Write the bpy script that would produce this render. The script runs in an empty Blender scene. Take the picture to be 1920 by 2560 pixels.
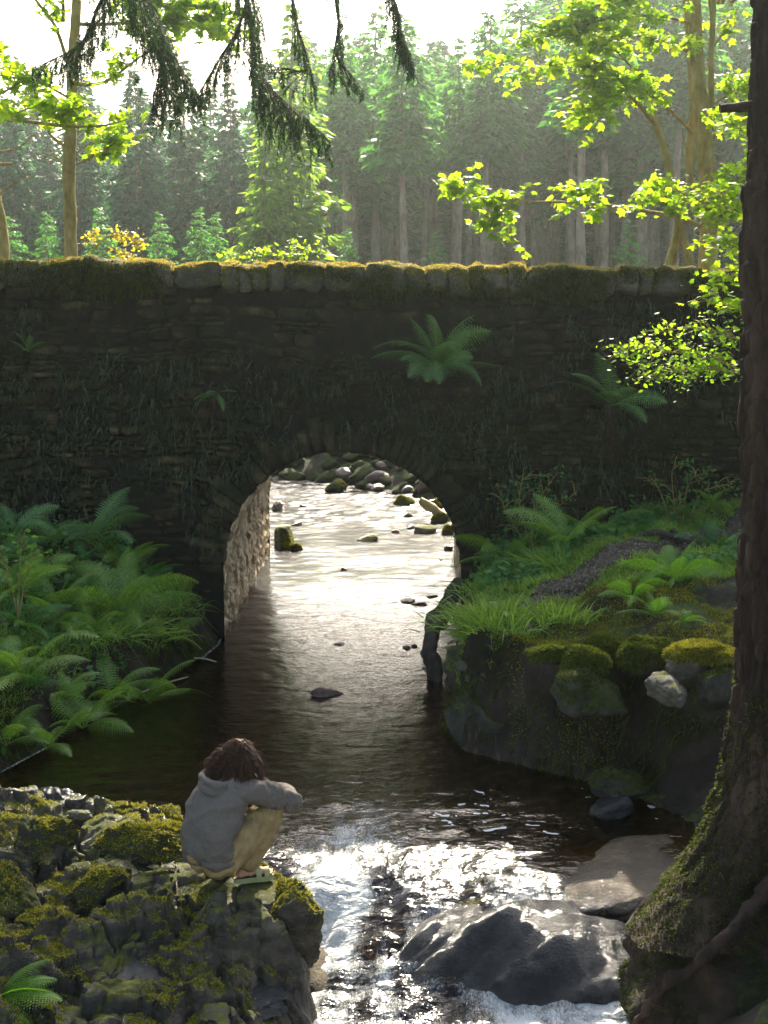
import bpy, math, random
import numpy as np
from mathutils import Vector, Matrix
R = math.radians
sc = bpy.context.scene
C = sc.collection
# ------------------------------------------------------------------ camera
F = 3846.0; TH = R(9.45); CH = 4.0
cd = bpy.data.cameras.new('camera'); cam = bpy.data.objects.new('camera', cd); C.objects.link(cam)
cd.sensor_fit = 'VERTICAL'; cd.sensor_height = 24; cd.lens = 24*F/2560; cd.clip_end = 2000; cd.clip_start = .05
cam.location = (0, 0, CH); cam.rotation_euler = (math.pi/2-TH, 0, 0)
sc.camera = cam
# ------------------------------------------------------------------ world and sun
SUN_EL = R(33.5); SUN_AZ = R(6)       # azimuth measured from the view direction towards the right
w = bpy.data.worlds.new('World'); sc.world = w; w.use_nodes = True
nt = w.node_tree; bg = nt.nodes['Background']
sky = nt.nodes.new('ShaderNodeTexSky'); sky.sky_type = 'NISHITA'; sky.sun_disc = False
sky.sun_elevation = SUN_EL; sky.sun_rotation = SUN_AZ; sky.dust_density = 2.5; sky.air_density = 1.0; sky.ozone_density = 1.0
tm = nt.nodes.new('ShaderNodeMix'); tm.data_type = 'RGBA'; tm.blend_type = 'MULTIPLY'; tm.inputs[0].default_value = 1; tm.inputs[7].default_value = (1, .94, .85, 1)
nt.links.new(sky.outputs[0], tm.inputs[6]); 
tcw = nt.nodes.new('ShaderNodeTexCoord'); dp = nt.nodes.new('ShaderNodeVectorMath'); dp.operation = 'DOT_PRODUCT'; nt.links.new(tcw.outputs['Generated'], dp.inputs[0])
dp.inputs[1].default_value = (math.sin(SUN_AZ)*math.cos(SUN_EL), math.cos(SUN_AZ)*math.cos(SUN_EL), math.sin(SUN_EL))
def wm(op, a, b):
    q = nt.nodes.new('ShaderNodeMath'); q.operation = op
    for i, v in enumerate((a, b)):
        if hasattr(v, 'links'): nt.links.new(v, q.inputs[i])
        else: q.inputs[i].default_value = v
    return q.outputs[0]
# extra sky glow round the sun, added to brighten the water's reflections
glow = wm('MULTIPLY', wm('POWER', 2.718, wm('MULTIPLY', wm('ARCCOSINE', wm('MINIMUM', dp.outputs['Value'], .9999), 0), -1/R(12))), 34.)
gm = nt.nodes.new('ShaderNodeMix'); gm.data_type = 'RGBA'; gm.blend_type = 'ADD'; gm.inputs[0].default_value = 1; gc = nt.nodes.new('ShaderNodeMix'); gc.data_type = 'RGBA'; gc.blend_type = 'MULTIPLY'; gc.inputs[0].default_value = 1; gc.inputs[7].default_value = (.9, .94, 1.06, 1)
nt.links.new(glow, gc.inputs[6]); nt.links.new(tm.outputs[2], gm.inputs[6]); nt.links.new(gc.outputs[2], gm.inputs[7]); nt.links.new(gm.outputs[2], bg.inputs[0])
bg.inputs[1].default_value = 0.11
sd = bpy.data.lights.new('sun', 'SUN'); sd.energy = 5.0; sd.angle = R(.5); sd.color = (1, .9, .72)
sun = bpy.data.objects.new('sun', sd); C.objects.link(sun)
sv = Vector((math.sin(SUN_AZ)*math.cos(SUN_EL), math.cos(SUN_AZ)*math.cos(SUN_EL), math.sin(SUN_EL)))
sun.rotation_euler = sv.to_track_quat('Z', 'Y').to_euler(); sun.location = (3, 30, 30)
sc.view_settings.view_transform = 'Standard'; sc.view_settings.look = 'None'; sc.view_settings.gamma = 1
sc.view_settings.exposure = 1.95
cy = sc.cycles
cy.use_denoising = True; cy.max_bounces = 7; cy.diffuse_bounces = 3; cy.glossy_bounces = 4; cy.transmission_bounces = 4
cy.transparent_max_bounces = 10; cy.volume_bounces = 0; cy.use_adaptive_sampling = True; cy.adaptive_threshold = .02
cy.sample_clamp_indirect = 6; cy.sample_clamp_direct = 0
cy.use_light_tree = True

# ------------------------------------------------------------------ projection helpers
def ray(px, py):
    x = (px-960)/F; v = (1280-py)/F
    return x, math.cos(TH)+v*math.sin(TH), -math.sin(TH)+v*math.cos(TH)
def atz(px, py, z=0.):
    a, b, c = ray(px, py); t = (z-CH)/c
    return np.array((a*t, b*t, z))
def aty(px, py, Y):
    a, b, c = ray(px, py); t = Y/b
    return np.array((a*t, Y, CH+c*t))
def mpp(Y, z=0): return (Y*math.cos(TH)+(CH-z)*math.sin(TH))/F   # metres per photo pixel
# ------------------------------------------------------------------ noise
def _h(i, j, k, s):
    h = (i.astype(np.int64)*374761393+j.astype(np.int64)*668265263+k.astype(np.int64)*2147483647+s*1274126177) & 0xffffffff
    h = ((h ^ (h >> 13))*1274126177) & 0xffffffff
    h = ((h ^ (h >> 16))*2246822519) & 0xffffffff
    return ((h ^ (h >> 15)) & 0xffffff)/16777215.
def vn(P, s=0):
    P = np.asarray(P, float)
    i = np.floor(P).astype(np.int64); f = P-i; f = f*f*f*(f*(f*6-15)+10)
    r = 0
    for a in (0, 1):
        for b in (0, 1):
            for c in (0, 1):
                wt = (f[:, 0] if a else 1-f[:, 0])*(f[:, 1] if b else 1-f[:, 1])*(f[:, 2] if c else 1-f[:, 2])
                r = r+wt*_h(i[:, 0]+a, i[:, 1]+b, i[:, 2]+c, s)
    return r*2-1
def fbm(P, o=4, s=0, g=.5):
    P = np.asarray(P, float); r = 0; a = 1.
    for k in range(o): r = r+a*vn(P*(2.03**k), s+k*7); a *= g
    return r
def voro(P, s=0, dim=3):
    P = np.asarray(P, float); i = np.floor(P).astype(np.int64)
    f1 = np.full(len(P), 9.); f2 = f1.copy(); idd = np.zeros(len(P)); cen = np.zeros_like(P)
    for a in (-1, 0, 1):
        for b in (-1, 0, 1):
            for c in ((-1, 0, 1) if dim == 3 else (0,)):
                x, y, z = i[:, 0]+a, i[:, 1]+b, i[:, 2]+c
                q = np.stack([x+_h(x, y, z, s), y+_h(x, y, z, s+1), (z+_h(x, y, z, s+2)) if dim == 3 else P[:, 2]], 1)
                d = np.sqrt(((q-P)**2).sum(1)); m = d < f1
                f2 = np.where(m, f1, np.minimum(f2, d)); f1 = np.where(m, d, f1)
                idd = np.where(m, _h(x, y, z, s+3), idd); cen[m] = q[m]
    return f1, f2, idd, cen
def ss(a, b, x): t = np.clip((x-a)/(b-a), 0, 1); return t*t*(3-2*t)
def nrm(v): v = np.asarray(v, float); return v/(np.linalg.norm(v, axis=-1, keepdims=True)+1e-12)
# ------------------------------------------------------------------ mesh helpers
class MB:
    def __init__(s): s.V = []; s.F = {}; s.n = 0
    def add(s, V, *Fs):
        V = np.asarray(V, float).reshape(-1, 3)
        for f in Fs:
            f = np.asarray(f, np.int64)
            if len(f): s.F.setdefault(f.shape[1], []).append(f+s.n)
        s.V.append(V); s.n += len(V); return s
    def arr(s): return np.concatenate(s.V), [np.concatenate(f) for f in s.F.values()]
    def build(s, name, mat, parent=None, loc=None, smooth=True):
        V, Fs = s.arr(); return mk(name, V, Fs, mat, parent, loc, smooth)
def mk(name, V, Fs, mat, parent=None, loc=None, smooth=True):
    V = np.asarray(V, float)
    if loc is not None: V = V-np.asarray(loc, float)
    me = bpy.data.meshes.new(name); me.vertices.add(len(V)); me.vertices.foreach_set('co', V.astype(np.float32).ravel())
    lv = np.concatenate([f.ravel() for f in Fs]); cnt = np.concatenate([np.full(len(f), f.shape[1]) for f in Fs])
    st = np.concatenate([[0], np.cumsum(cnt)[:-1]])
    me.loops.add(len(lv)); me.loops.foreach_set('vertex_index', lv.astype(np.int32))
    me.polygons.add(len(cnt)); me.polygons.foreach_set('loop_start', st.astype(np.int32))
    me.polygons.foreach_set('use_smooth', np.full(len(cnt), smooth))
    me.update(calc_edges=True)
    for m in (mat if isinstance(mat, (list, tuple)) else [mat]): me.materials.append(m)
    o = bpy.data.objects.new(name, me); C.objects.link(o)
    if loc is not None: o.location = loc
    if parent is not None: o.parent = parent
    return o
def empty(name, loc): o = bpy.data.objects.new(name, None); C.objects.link(o); o.location = loc; o.empty_display_size = .2; return o
def tag(o, label=None, cat=None, group=None, kind=None):
    for k, v in (('label', label), ('category', cat), ('group', group), ('kind', kind)):
        if v: o[k] = v
    return o
def dup(r, loc, rz, s=1., label=None, group=None):
    n = r.copy(); C.objects.link(n); n.location = loc; n.rotation_euler = (r.rotation_euler.x, r.rotation_euler.y, rz)
    n.scale = s if isinstance(s, (tuple, list)) else (s, s, s)
    if label: n['label'] = label
    if group: n['group'] = group
    for ch in r.children:
        c = ch.copy(); C.objects.link(c); c.parent = n
        for g in ch.children: d = g.copy(); C.objects.link(d); d.parent = c
    return n
def grid(nu, nv, wrap=False):
    a = np.arange(nu*nv).reshape(nu, nv)
    if wrap: a = np.concatenate([a, a[:, :1]], 1)
    return np.stack([a[:-1, :-1], a[1:, :-1], a[1:, 1:], a[:-1, 1:]], -1).reshape(-1, 4)
def spline(pts, n):
    pts = np.asarray(pts, float); k = len(pts)
    if k < 3:
        t = np.linspace(0, 1, n)[:, None]; return pts[0]*(1-t)+pts[-1]*t
    P = np.vstack([2*pts[0]-pts[1], pts, 2*pts[-1]-pts[-2]]); u = np.linspace(0, k-1-1e-6, n); i = u.astype(int); t = (u-i)[:, None]
    a, b, c, d = P[i], P[i+1], P[i+2], P[i+3]
    return .5*((2*b)+(-a+c)*t+(2*a-5*b+4*c-d)*t*t+(-a+3*b-3*c+d)*t**3)
def tube(pts, rad, n=8, bump=0, seed=0, cap=True):
    pts = np.asarray(pts, float); m = len(pts); rad = np.broadcast_to(rad, (m,)) if np.ndim(rad) < 1 or len(rad) == m else np.interp(np.linspace(0, 1, m), np.linspace(0, 1, len(rad)), rad)
    T = nrm(np.gradient(pts, axis=0)); up = np.array((0, 0, 1.)) if abs(T[:, 2]).mean() < .8 else np.array((1., 0, 0))
    A = nrm(np.cross(T, up)); B = np.cross(T, A); ang = np.linspace(0, 2*math.pi, n, endpoint=False)
    V = pts[:, None]+rad[:, None, None]*(A[:, None]*np.cos(ang)[None, :, None]+B[:, None]*np.sin(ang)[None, :, None])
    V = V.reshape(-1, 3)
    if bump:
        rr = np.repeat(rad, n); c = np.repeat(pts, n, 0); V = c+(V-c)*(1+bump*fbm(V/(rad.max()*1.2), 3, seed))[:, None]
    f = grid(m, n, True)
    if cap:
        V = np.vstack([V, pts[0], pts[-1]]); a = np.arange(n); b = (a+1) % n
        t = np.vstack([np.stack([b, a, np.full(n, m*n)], 1), np.stack([a+(m-1)*n, b+(m-1)*n, np.full(n, m*n+1)], 1)])
        return V, f, t
    return V, f
_ico = {}
def ico(sub):
    if sub not in _ico:
        import bmesh
        b = bmesh.new(); bmesh.ops.create_icosphere(b, subdivisions=sub, radius=1)
        _ico[sub] = (np.array([v.co[:] for v in b.verts]), np.array([[v.index for v in f.verts] for f in b.faces])); b.free()
    return _ico[sub]
def tris(V, Fs):
    out = []
    for f in Fs: out.append(f if f.shape[1] == 3 else np.vstack([f[:, [0, 1, 2]], f[:, [0, 2, 3]]]))
    return np.vstack(out)
def sample(V, Fs, n, rng, cond=None):
    T = tris(V, Fs); a, b, c = V[T[:, 0]], V[T[:, 1]], V[T[:, 2]]; cr = np.cross(b-a, c-a); ar = np.linalg.norm(cr, axis=1)/2
    N = cr/(2*ar[:, None]+1e-12); wt = ar.copy()
    if cond is not None: wt = wt*cond((a+b+c)/3, N)
    if wt.sum() <= 0: return np.zeros((0, 3)), np.zeros((0, 3))
    i = rng.choice(len(T), n, p=wt/wt.sum()); u, v = rng.random(n), rng.random(n); m = u+v > 1; u[m] = 1-u[m]; v[m] = 1-v[m]
    return a[i]+u[:, None]*(b-a)[i]+v[:, None]*(c-a)[i], N[i]
def blades(P, D, L, W, rng, seg=3, bend=.5, g=(0, 0, -1)):
    """tapered curved ribbons from points P along D"""
    n = len(P); side = nrm(np.cross(D, rng.normal(size=(n, 3)))); t = np.linspace(0, 1, seg+1)
    L = np.broadcast_to(L, (n,)); W = np.broadcast_to(W, (n,)); g = np.asarray(g, float)
    bd = bend*(.4+rng.random(n)); c = P[:, None]+D[:, None]*(L[:, None]*t)[..., None]+g*(L[:, None]*bd[:, None]*t*t)[..., None]
    wd = (W[:, None]*(1-t**1.5*.92))[..., None]*side[:, None]
    V = np.stack([c-wd, c+wd], 2).reshape(-1, 3)
    b = np.arange(n)[:, None]*(2*(seg+1))+np.arange(seg)[None]*2
    return V, np.stack([b, b+1, b+3, b+2], -1).reshape(-1, 4)
# ------------------------------------------------------------------ materials
def nd(nt, t, **k):
    n = nt.nodes.new(t)
    for a, b in k.items():
        if a[0] == 'i' and a[1:].isdigit(): n.inputs[int(a[1:])].default_value = b
        else: setattr(n, a, b)
    return n
def ramp(nt, fac, stops):
    r = nt.nodes.new('ShaderNodeValToRGB'); e = r.color_ramp.elements
    while len(e) < len(stops): e.new(.5)
    for q, (p, c) in zip(e, stops): q.position = p; q.color = (*c, 1) if len(c) == 3 else c
    nt.links.new(fac, r.inputs[0]); return r.outputs[0]
def mixc(nt, f, a, b, mode='MIX'):
    m = nd(nt, 'ShaderNodeMix', data_type='RGBA', blend_type=mode)
    for i, v in ((0, f), (6, a), (7, b)):
        if hasattr(v, 'links') or hasattr(v, 'is_linked'): nt.links.new(v, m.inputs[i])
        else: m.inputs[i].default_value = v if i == 0 else ((*v, 1) if len(v) == 3 else v)
    return m.outputs[2]
def math_(nt, op, a, b=0., c=None):
    m = nd(nt, 'ShaderNodeMath', operation=op)
    for i, v in enumerate((a, b) if c is None else (a, b, c)):
        if hasattr(v, 'links'): nt.links.new(v, m.inputs[i])
        else: m.inputs[i].default_value = v
    return m.outputs[0]
def noise_(nt, co, scale, detail=4, rough=.6, dist=0):
    n = nd(nt, 'ShaderNodeTexNoise'); n.inputs['Scale'].default_value = scale; n.inputs['Detail'].default_value = detail
    n.inputs['Roughness'].default_value = rough; n.inputs['Distortion'].default_value = dist; nt.links.new(co, n.inputs['Vector']); return n.outputs[0]
def newmat(name):
    m = bpy.data.materials.new(name); m.use_nodes = True; nt = m.node_tree
    return m, nt, nt.nodes['Principled BSDF']
def surf(name, cols, scale=6., rough=.85, bump=.5, bs=25., moss=None, mt=.45, island=0., spec=.3, stretch=None, moss2=None, patch=None, wet=None, bdist=.03):
    """cols: three base colours mixed by noise; moss: colour growing on upward faces where the noise allows"""
    m, nt, p = newmat(name); L = nt.links
    tc = nd(nt, 'ShaderNodeTexCoord'); co = tc.outputs['Object']
    if stretch:
        mp = nd(nt, 'ShaderNodeMapping'); mp.inputs['Scale'].default_value = stretch; L.new(co, mp.inputs[0]); co2 = mp.outputs[0]
    else: co2 = co
    n1 = noise_(nt, co2, scale, 6, .65); k = len(cols)
    col = ramp(nt, n1, [(.3+.4*i/(k-1), c) for i, c in enumerate(cols)])
    geo = nd(nt, 'ShaderNodeNewGeometry')
    if island:
        v = math_(nt, 'MULTIPLY_ADD', geo.outputs['Random Per Island'], island, 1-island/2)
        hv = nd(nt, 'ShaderNodeHueSaturation'); L.new(v, hv.inputs['Value']); L.new(col, hv.inputs['Color']); col = hv.outputs[0]
    if patch:
        col = mixc(nt, ramp(nt, noise_(nt, co, patch[1], 5, .7), [(.5, (0, 0, 0)), (.62, (1, 1, 1))]), col, patch[0])
    n2 = noise_(nt, co2, bs, 8, .7)
    h = n2
    rg = None
    if moss:
        sx = nd(nt, 'ShaderNodeSeparateXYZ'); L.new(geo.outputs['Normal'], sx.inputs[0])
        n3 = noise_(nt, co, 3.5, 6, .75)
        f = math_(nt, 'ADD', sx.outputs[2], math_(nt, 'MULTIPLY_ADD', n3, 2.2, -1.1))
        f = ramp(nt, f, [(mt-.08, (0, 0, 0)), (mt+.12, (1, 1, 1))])
        mc = ramp(nt, noise_(nt, co, 14, 5, .7), [(.3, tuple(x*.45 for x in moss)), (.5, moss), (.72, moss2 or tuple(min(1, x*1.5) for x in moss))])
        col = mixc(nt, f, col, mc); fine = noise_(nt, co, 160, 3, .8)
        h = mixc(nt, f, n2, fine); rg = math_(nt, 'MULTIPLY_ADD', f, .95-rough, rough)
    L.new(col, p.inputs['Base Color'])
    if wet:
        wr = ramp(nt, noise_(nt, co2, wet[1], 4, .6), [(.4, (wet[0],)*3), (.65, (rough,)*3)]); L.new(wr, p.inputs['Roughness'])
        if rg is not None: L.new(math_(nt, 'MAXIMUM', wr, math_(nt, 'MULTIPLY', f, .95)), p.inputs['Roughness'])
    elif rg is not None: L.new(rg, p.inputs['Roughness'])
    else: p.inputs['Roughness'].default_value = rough
    p.inputs['Specular IOR Level'].default_value = spec
    b = nd(nt, 'ShaderNodeBump'); b.inputs['Strength'].default_value = bump; b.inputs['Distance'].default_value = bdist
    L.new(h, b.inputs['Height']); L.new(b.outputs[0], p.inputs['Normal'])
    return m
def leafmat(name, cols, trans=.55, tcol=None, rough=.45, vary=.5, spec=.3):
    """thin leaf: reflecting plus translucent, colour varies from leaf to leaf"""
    m, nt, p = newmat(name); L = nt.links; geo = nd(nt, 'ShaderNodeNewGeometry'); k = len(cols)
    col = ramp(nt, geo.outputs['Random Per Island'], [(i/(k-1), c) for i, c in enumerate(cols)])
    tc = nd(nt, 'ShaderNodeTexCoord'); n = noise_(nt, tc.outputs['Object'], 1.7, 3)
    hv = nd(nt, 'ShaderNodeHueSaturation'); L.new(math_(nt, 'MULTIPLY_ADD', n, vary*2, 1-vary), hv.inputs['Value']); L.new(col, hv.inputs['Color']); col = hv.outputs[0]
    L.new(col, p.inputs['Base Color']); p.inputs['Roughness'].default_value = rough; p.inputs['Specular IOR Level'].default_value = spec
    t = nd(nt, 'ShaderNodeBsdfTranslucent'); tt = mixc(nt, 1., col, tcol or (1.6, 2.0, .7), 'MULTIPLY'); L.new(tt, t.inputs[0])
    mx = nd(nt, 'ShaderNodeMixShader'); mx.inputs[0].default_value = trans
    L.new(p.outputs[0], mx.inputs[1]); L.new(t.outputs[0], mx.inputs[2]); L.new(mx.outputs[0], nt.nodes['Material Output'].inputs[0])
    return m
# ------------------------------------------------------------------ material set
M = {}
M['soil'] = surf('soil', [(.010, .008, .005), (.027, .020, .013), (.055, .043, .03)], 3, .95, .9, 30, moss=(.05, .075, .012), mt=.9, moss2=(.10, .12, .02))
M['bed'] = surf('bed', [(.012, .009, .005), (.045, .032, .016), (.12, .085, .045)], 9, .8, .8, 14, island=0)
M['path'] = surf('path', [(.045, .034, .023), (.09, .068, .047), (.17, .135, .1)], 30, .95, 1, 60)
M['gravel'] = surf('gravel', [(.05, .038, .028), (.11, .086, .064), (.22, .185, .145)], 30, .9, .3, 60, island=1.2)
M['stone'] = surf('stone', [(.008, .0065, .0035), (.024, .018, .009), (.095, .068, .03)], 5, .9, .9, 30, moss=(.02, .028, .005), mt=.5, island=1.5, patch=((.014, .018, .007), 1.6))
M['mortar'] = surf('mortar', [(.008, .007, .005), (.02, .016, .01)], 6, .95, 1, 40)
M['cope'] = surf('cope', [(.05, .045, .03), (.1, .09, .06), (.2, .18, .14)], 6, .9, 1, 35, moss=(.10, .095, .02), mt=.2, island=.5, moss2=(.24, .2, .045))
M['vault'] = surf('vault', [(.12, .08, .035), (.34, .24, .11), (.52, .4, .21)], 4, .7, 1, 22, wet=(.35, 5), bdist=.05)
M['rock'] = surf('rock', [(.02, .017, .013), (.055, .045, .031), (.15, .12, .08)], 3.5, .6, .9, 18, moss=(.075, .085, .014), mt=.78, moss2=(.22, .21, .03), wet=(.22, 3), stretch=(1, 1, 2.2))
M['wetrock'] = surf('wetrock', [(.012, .011, .011), (.028, .026, .025), (.06, .055, .05)], 3, .24, 1, 60, wet=(.13, 9), spec=.7, bdist=.03)
M['wetslab'] = surf('wetslab', [(.03, .019, .009), (.06, .04, .02), (.11, .078, .038)], 3, .2, 1, 40, wet=(.1, 7), spec=.6, bdist=.02)
M['paler'] = surf('paler', [(.05, .042, .03), (.09, .078, .055), (.14, .122, .09)], 4, .65, .6, 25, moss=(.12, .13, .03), mt=.9, moss2=(.2, .2, .05))
M['deadfrond'] = surf('deadfrond', [(.04, .02, .012), (.07, .035, .02)], 6)
M['redrock'] = surf('redrock', [(.04, .02, .016), (.08, .045, .035), (.13, .085, .065)], 6, .4, .6, 25)
M['mossrock'] = surf('mossrock', [(.022, .02, .015), (.05, .046, .034), (.1, .09, .07)], 4, .85, 1, 20, moss=(.05, .065, .012), mt=.35, moss2=(.12, .13, .02))
M['bark'] = surf('bark', [(.012, .007, .005), (.04, .023, .015), (.10, .06, .04)], 5, .9, 1, 22, stretch=(1, 1, .22), bdist=.05, moss=(.05, .06, .012), mt=1.35)
M['mossbark'] = surf('mossbark', [(.14, .11, .035), (.27, .21, .07), (.4, .32, .13)], 8, .95, 1, 30, stretch=(1, 1, .5))
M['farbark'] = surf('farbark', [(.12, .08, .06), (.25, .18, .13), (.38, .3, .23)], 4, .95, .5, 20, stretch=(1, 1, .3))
M['wood'] = surf('wood', [(.02, .016, .012), (.05, .04, .03), (.09, .07, .05)], 4, .8, 1, 24, stretch=(1, 1, .3), moss=(.05, .06, .012), mt=.9)
M['palewood'] = surf('palewood', [(.25, .2, .11), (.4, .33, .2), (.5, .44, .28)], 4, .8, .6, 24)
M['moss'] = leafmat('moss', [(.07, .08, .012), (.18, .175, .025), (.36, .31, .05)], .35, (1.3, 1.3, .6), .8, .35, .1)
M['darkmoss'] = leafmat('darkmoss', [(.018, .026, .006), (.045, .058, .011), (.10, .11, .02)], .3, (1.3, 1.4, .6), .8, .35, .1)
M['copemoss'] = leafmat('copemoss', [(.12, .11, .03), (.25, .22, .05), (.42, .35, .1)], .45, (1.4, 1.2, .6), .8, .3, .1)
M['fern'] = leafmat('fern', [(.10, .19, .03), (.17, .28, .045), (.25, .36, .06)], .45, (1.5, 1.7, .7), .4, .4, .5)
M['wallfern'] = leafmat('wallfern', [(.08, .17, .055), (.14, .25, .08), (.21, .33, .12)], .4, (1.4, 1.6, .8))
M['sunfern'] = leafmat('sunfern', [(.09, .2, .02), (.13, .27, .03), (.18, .33, .05)], .5, (1.5, 1.6, .6))
M['grass'] = leafmat('grass', [(.09, .16, .025), (.18, .28, .05), (.3, .4, .1)], .45, (1.5, 1.6, .6))
M['midmoss'] = leafmat('midmoss', [(.03, .045, .008), (.075, .095, .015), (.15, .16, .03)], .3, (1.3, 1.4, .6), .8, .35, .1)
M['herb'] = leafmat('herb', [(.04, .11, .03), (.065, .17, .04), (.09, .21, .05)], .45)
M['creeper'] = leafmat('creeper', [(.012, .022, .006), (.028, .045, .012), (.06, .085, .028)], .3, (1.2, 1.3, .8), .35, .5, .5)
M['leaf'] = leafmat('leaf', [(.06, .13, .012), (.12, .21, .015), (.2, .28, .025)], .68, (2.6, 2.4, .6))
M['goldleaf'] = leafmat('goldleaf', [(.2, .2, .02), (.3, .28, .03), (.34, .34, .06)], .6, (2, 1.7, .6))
M['beech'] = leafmat('beech', [(.10, .2, .015), (.15, .27, .02), (.2, .32, .03)], .62, (2.4, 2.2, .6))
M['needle'] = leafmat('needle', [(.012, .032, .012), (.022, .05, .018), (.035, .07, .022)], .3, (1.3, 1.5, .6), .5)
M['spruce'] = leafmat('spruce', [(.03, .10, .028), (.055, .165, .04), (.10, .25, .055)], .52, (1.6, 1.8, .6), .6, .4)
M['darkspruce'] = leafmat('darkspruce', [(.014, .055, .036), (.026, .09, .052), (.045, .13, .07)], .42, (1.4, 1.6, .7), .6, .4)
M['larch'] = leafmat('larch', [(.07, .13, .03), (.12, .2, .04), (.17, .26, .06)], .55, (2, 2, .6), .6, .3)
# ------------------------------------------------------------------ shore lines and terrain
FY = 15.9; BY = 20.6                                   # near and far face of the bridge
ACX, AR, ASZ = -.44, 1.255, .735                       # arch centre, radius, springing height
PDX = .14/4.7                                          # the passage runs slightly to the right
lb = [atz(px, py, 0)[:2] for px, py in ((-160, 2000), (0, 1930), (130, 1862), (230, 1800), (350, 1728), (430, 1690), (505, 1645), (545, 1612))]
Lsh = [(-.55, -22), (-.55, 7.4), (-.45, 8.6), (-.55, 9.1), (-1.0, 9.55), (-1.7, 9.85), (-2.6, 9.95), (-4.3, 10.1), (-4.7, 10.9)]+[tuple(p) for p in lb] + \
      [(-1.74, 15.85), (-1.60, 20.65), (-1.75, 23), (-3.2, 24.6), (-8, 25.8), (-40, 27)]
Rsh = [(1.1, -22), (1.2, 7.2), (1.45, 8.2), (1.95, 9.2), (2.3, 10.2), (1.9, 11.1), (1.2, 11.65), (.62, 12.2), (.50, 12.7), (.62, 13.3), (.60, 14.2), (.80, 15.2),
       (.86, 15.85), (.99, 20.65), (1.10, 22.5), (1.05, 23.6), (.80, 25.0), (.28, 25.7), (-.43, 26.4), (-1.18, 27.1), (-2, 27.7), (-8, 29.5), (-40, 32)]
POLY = np.array(Lsh+Rsh[::-1])
def segd(P, A, B):
    AB = B-A; t = np.clip(((P-A)@AB)/(AB@AB), 0, 1); return np.hypot(*(P-A-t[:, None]*AB).T)
def shore(x, y):
    P = np.stack([x, y], 1); dl = np.full(len(x), 1e9); dr = dl.copy()
    for a, b in zip(Lsh[:-1], Lsh[1:]): dl = np.minimum(dl, segd(P, np.array(a), np.array(b)))
    for a, b in zip(Rsh[:-1], Rsh[1:]): dr = np.minimum(dr, segd(P, np.array(a), np.array(b)))
    ins = np.zeros(len(x), bool); n = len(POLY)
    for i in range(n):
        (x1, y1), (x2, y2) = POLY[i], POLY[(i+1) % n]
        if y1 != y2: c = ((y1 > y) != (y2 > y)) & (x < (x2-x1)*(y-y1)/(y2-y1)+x1); ins ^= c
    return dl, dr, ins
def wlev(x, y):                                        # water level: the pool spills over a step in the foreground
    return -.36*ss(9.75, 8.35, y+.25*np.sin(x*2.3))-.10*ss(8.2, 7.2, y)+.10*ss(22, 30, y)
def H(x, y, detail=True):
    x = np.atleast_1d(np.asarray(x, float)); y = np.atleast_1d(np.asarray(y, float))
    dl, dr, ins = shore(x, y); P = np.stack([x, y, 0*x], 1); n1 = fbm(P*.9, 4, 3); n2 = fbm(P*5, 3, 9)
    left = dl < dr; d = np.minimum(dl, dr); W = wlev(x, y)
    bed = W-.05-.30*ss(0, .9, d)+.035*n2+.03*n1
    bl = .52*ss(0, .35, d)+.42*ss(.2, 1.3, d)+.35*ss(1, 3, d)+.9*ss(3.2, 7, d)
    br = .92*ss(0, .28, d)+.16*ss(.3, 1.5, d)+.11*np.minimum(d, 5)
    up = .42*np.minimum(d, 1.4)+2.3*ss(1.0, 6.5, d)
    fo = 2.9+.35*n1+9*ss(125, 170, y)
    z = np.where(left, bl, br)
    fl = ss(11.6, 10.6, y)
    z = np.where(left, z*(1-fl)+fl*(-.45+.5*ss(2.5, 5, d)), z*(1-fl)+fl*(.25*ss(0, .5, d)+.9*ss(.3, 2.2, d)))
    u = ss(20.2, 21.2, y); z = z*(1-u)+up*u; z = z+(fo-z)*ss(9, 16, d)*u*ss(20, 24, y)
    z = np.where((y > FY+.05) & (y < BY-.05), np.minimum(z, 1.2)-.2, z)
    z = z+.06*n1*ss(.1, .8, d)+.018*n2*ss(.05, .4, d)+.09*fbm(P*2.2, 4, 21)*ss(.15, .8, d)*(y < 20)
    return np.where(ins, bed, z+W*(y < 9)*ss(.6, 0, d)), d, ins
def H1(x, y): return float(H([x], [y])[0][0])
def sheet(xs, ys, fz):
    X, Y = np.meshgrid(xs, ys, indexing='ij'); Z = fz(X.ravel(), Y.ravel()); return np.stack([X.ravel(), Y.ravel(), Z], 1), grid(len(xs), len(ys))
xs = np.concatenate([np.linspace(-150, -9, 36)[:-1], np.linspace(-9, 9, 330), np.linspace(9, 150, 36)[1:]])
ys = np.concatenate([np.linspace(-20, 5, 12)[:-1], np.linspace(5, 32, 500), np.linspace(32, 300, 90)[1:]])
V, f = sheet(xs, ys, lambda x, y: H(x, y)[0])
gz = np.hypot(np.gradient(V[:, 2].reshape(len(xs), -1), axis=0)/.055, np.gradient(V[:, 2].reshape(len(xs), -1), axis=1)/.055).ravel(); st = ss(.8, 2.5, gz)*(np.abs(V[:, 0]) < 8)*(V[:, 1] < 15.7)*(V[:, 1] > 10.4)
V[:, 0] += st*(.07*fbm(V*np.array([2, 2, 4]), 4, 301)+.03*fbm(V*12, 2, 302)); V[:, 1] += st*(.09*fbm(V*np.array([3, 2, 4]), 4, 303)+.03*fbm(V*11, 2, 304))
ground = mk('ground', V, [f], [M['soil'], M['bed']]); tag(ground, kind='structure')
fc = V[f].mean(1); _, _, ins = H(fc[:, 0], fc[:, 1]); ground.data.polygons.foreach_set('material_index', ins.astype(np.int32))
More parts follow.
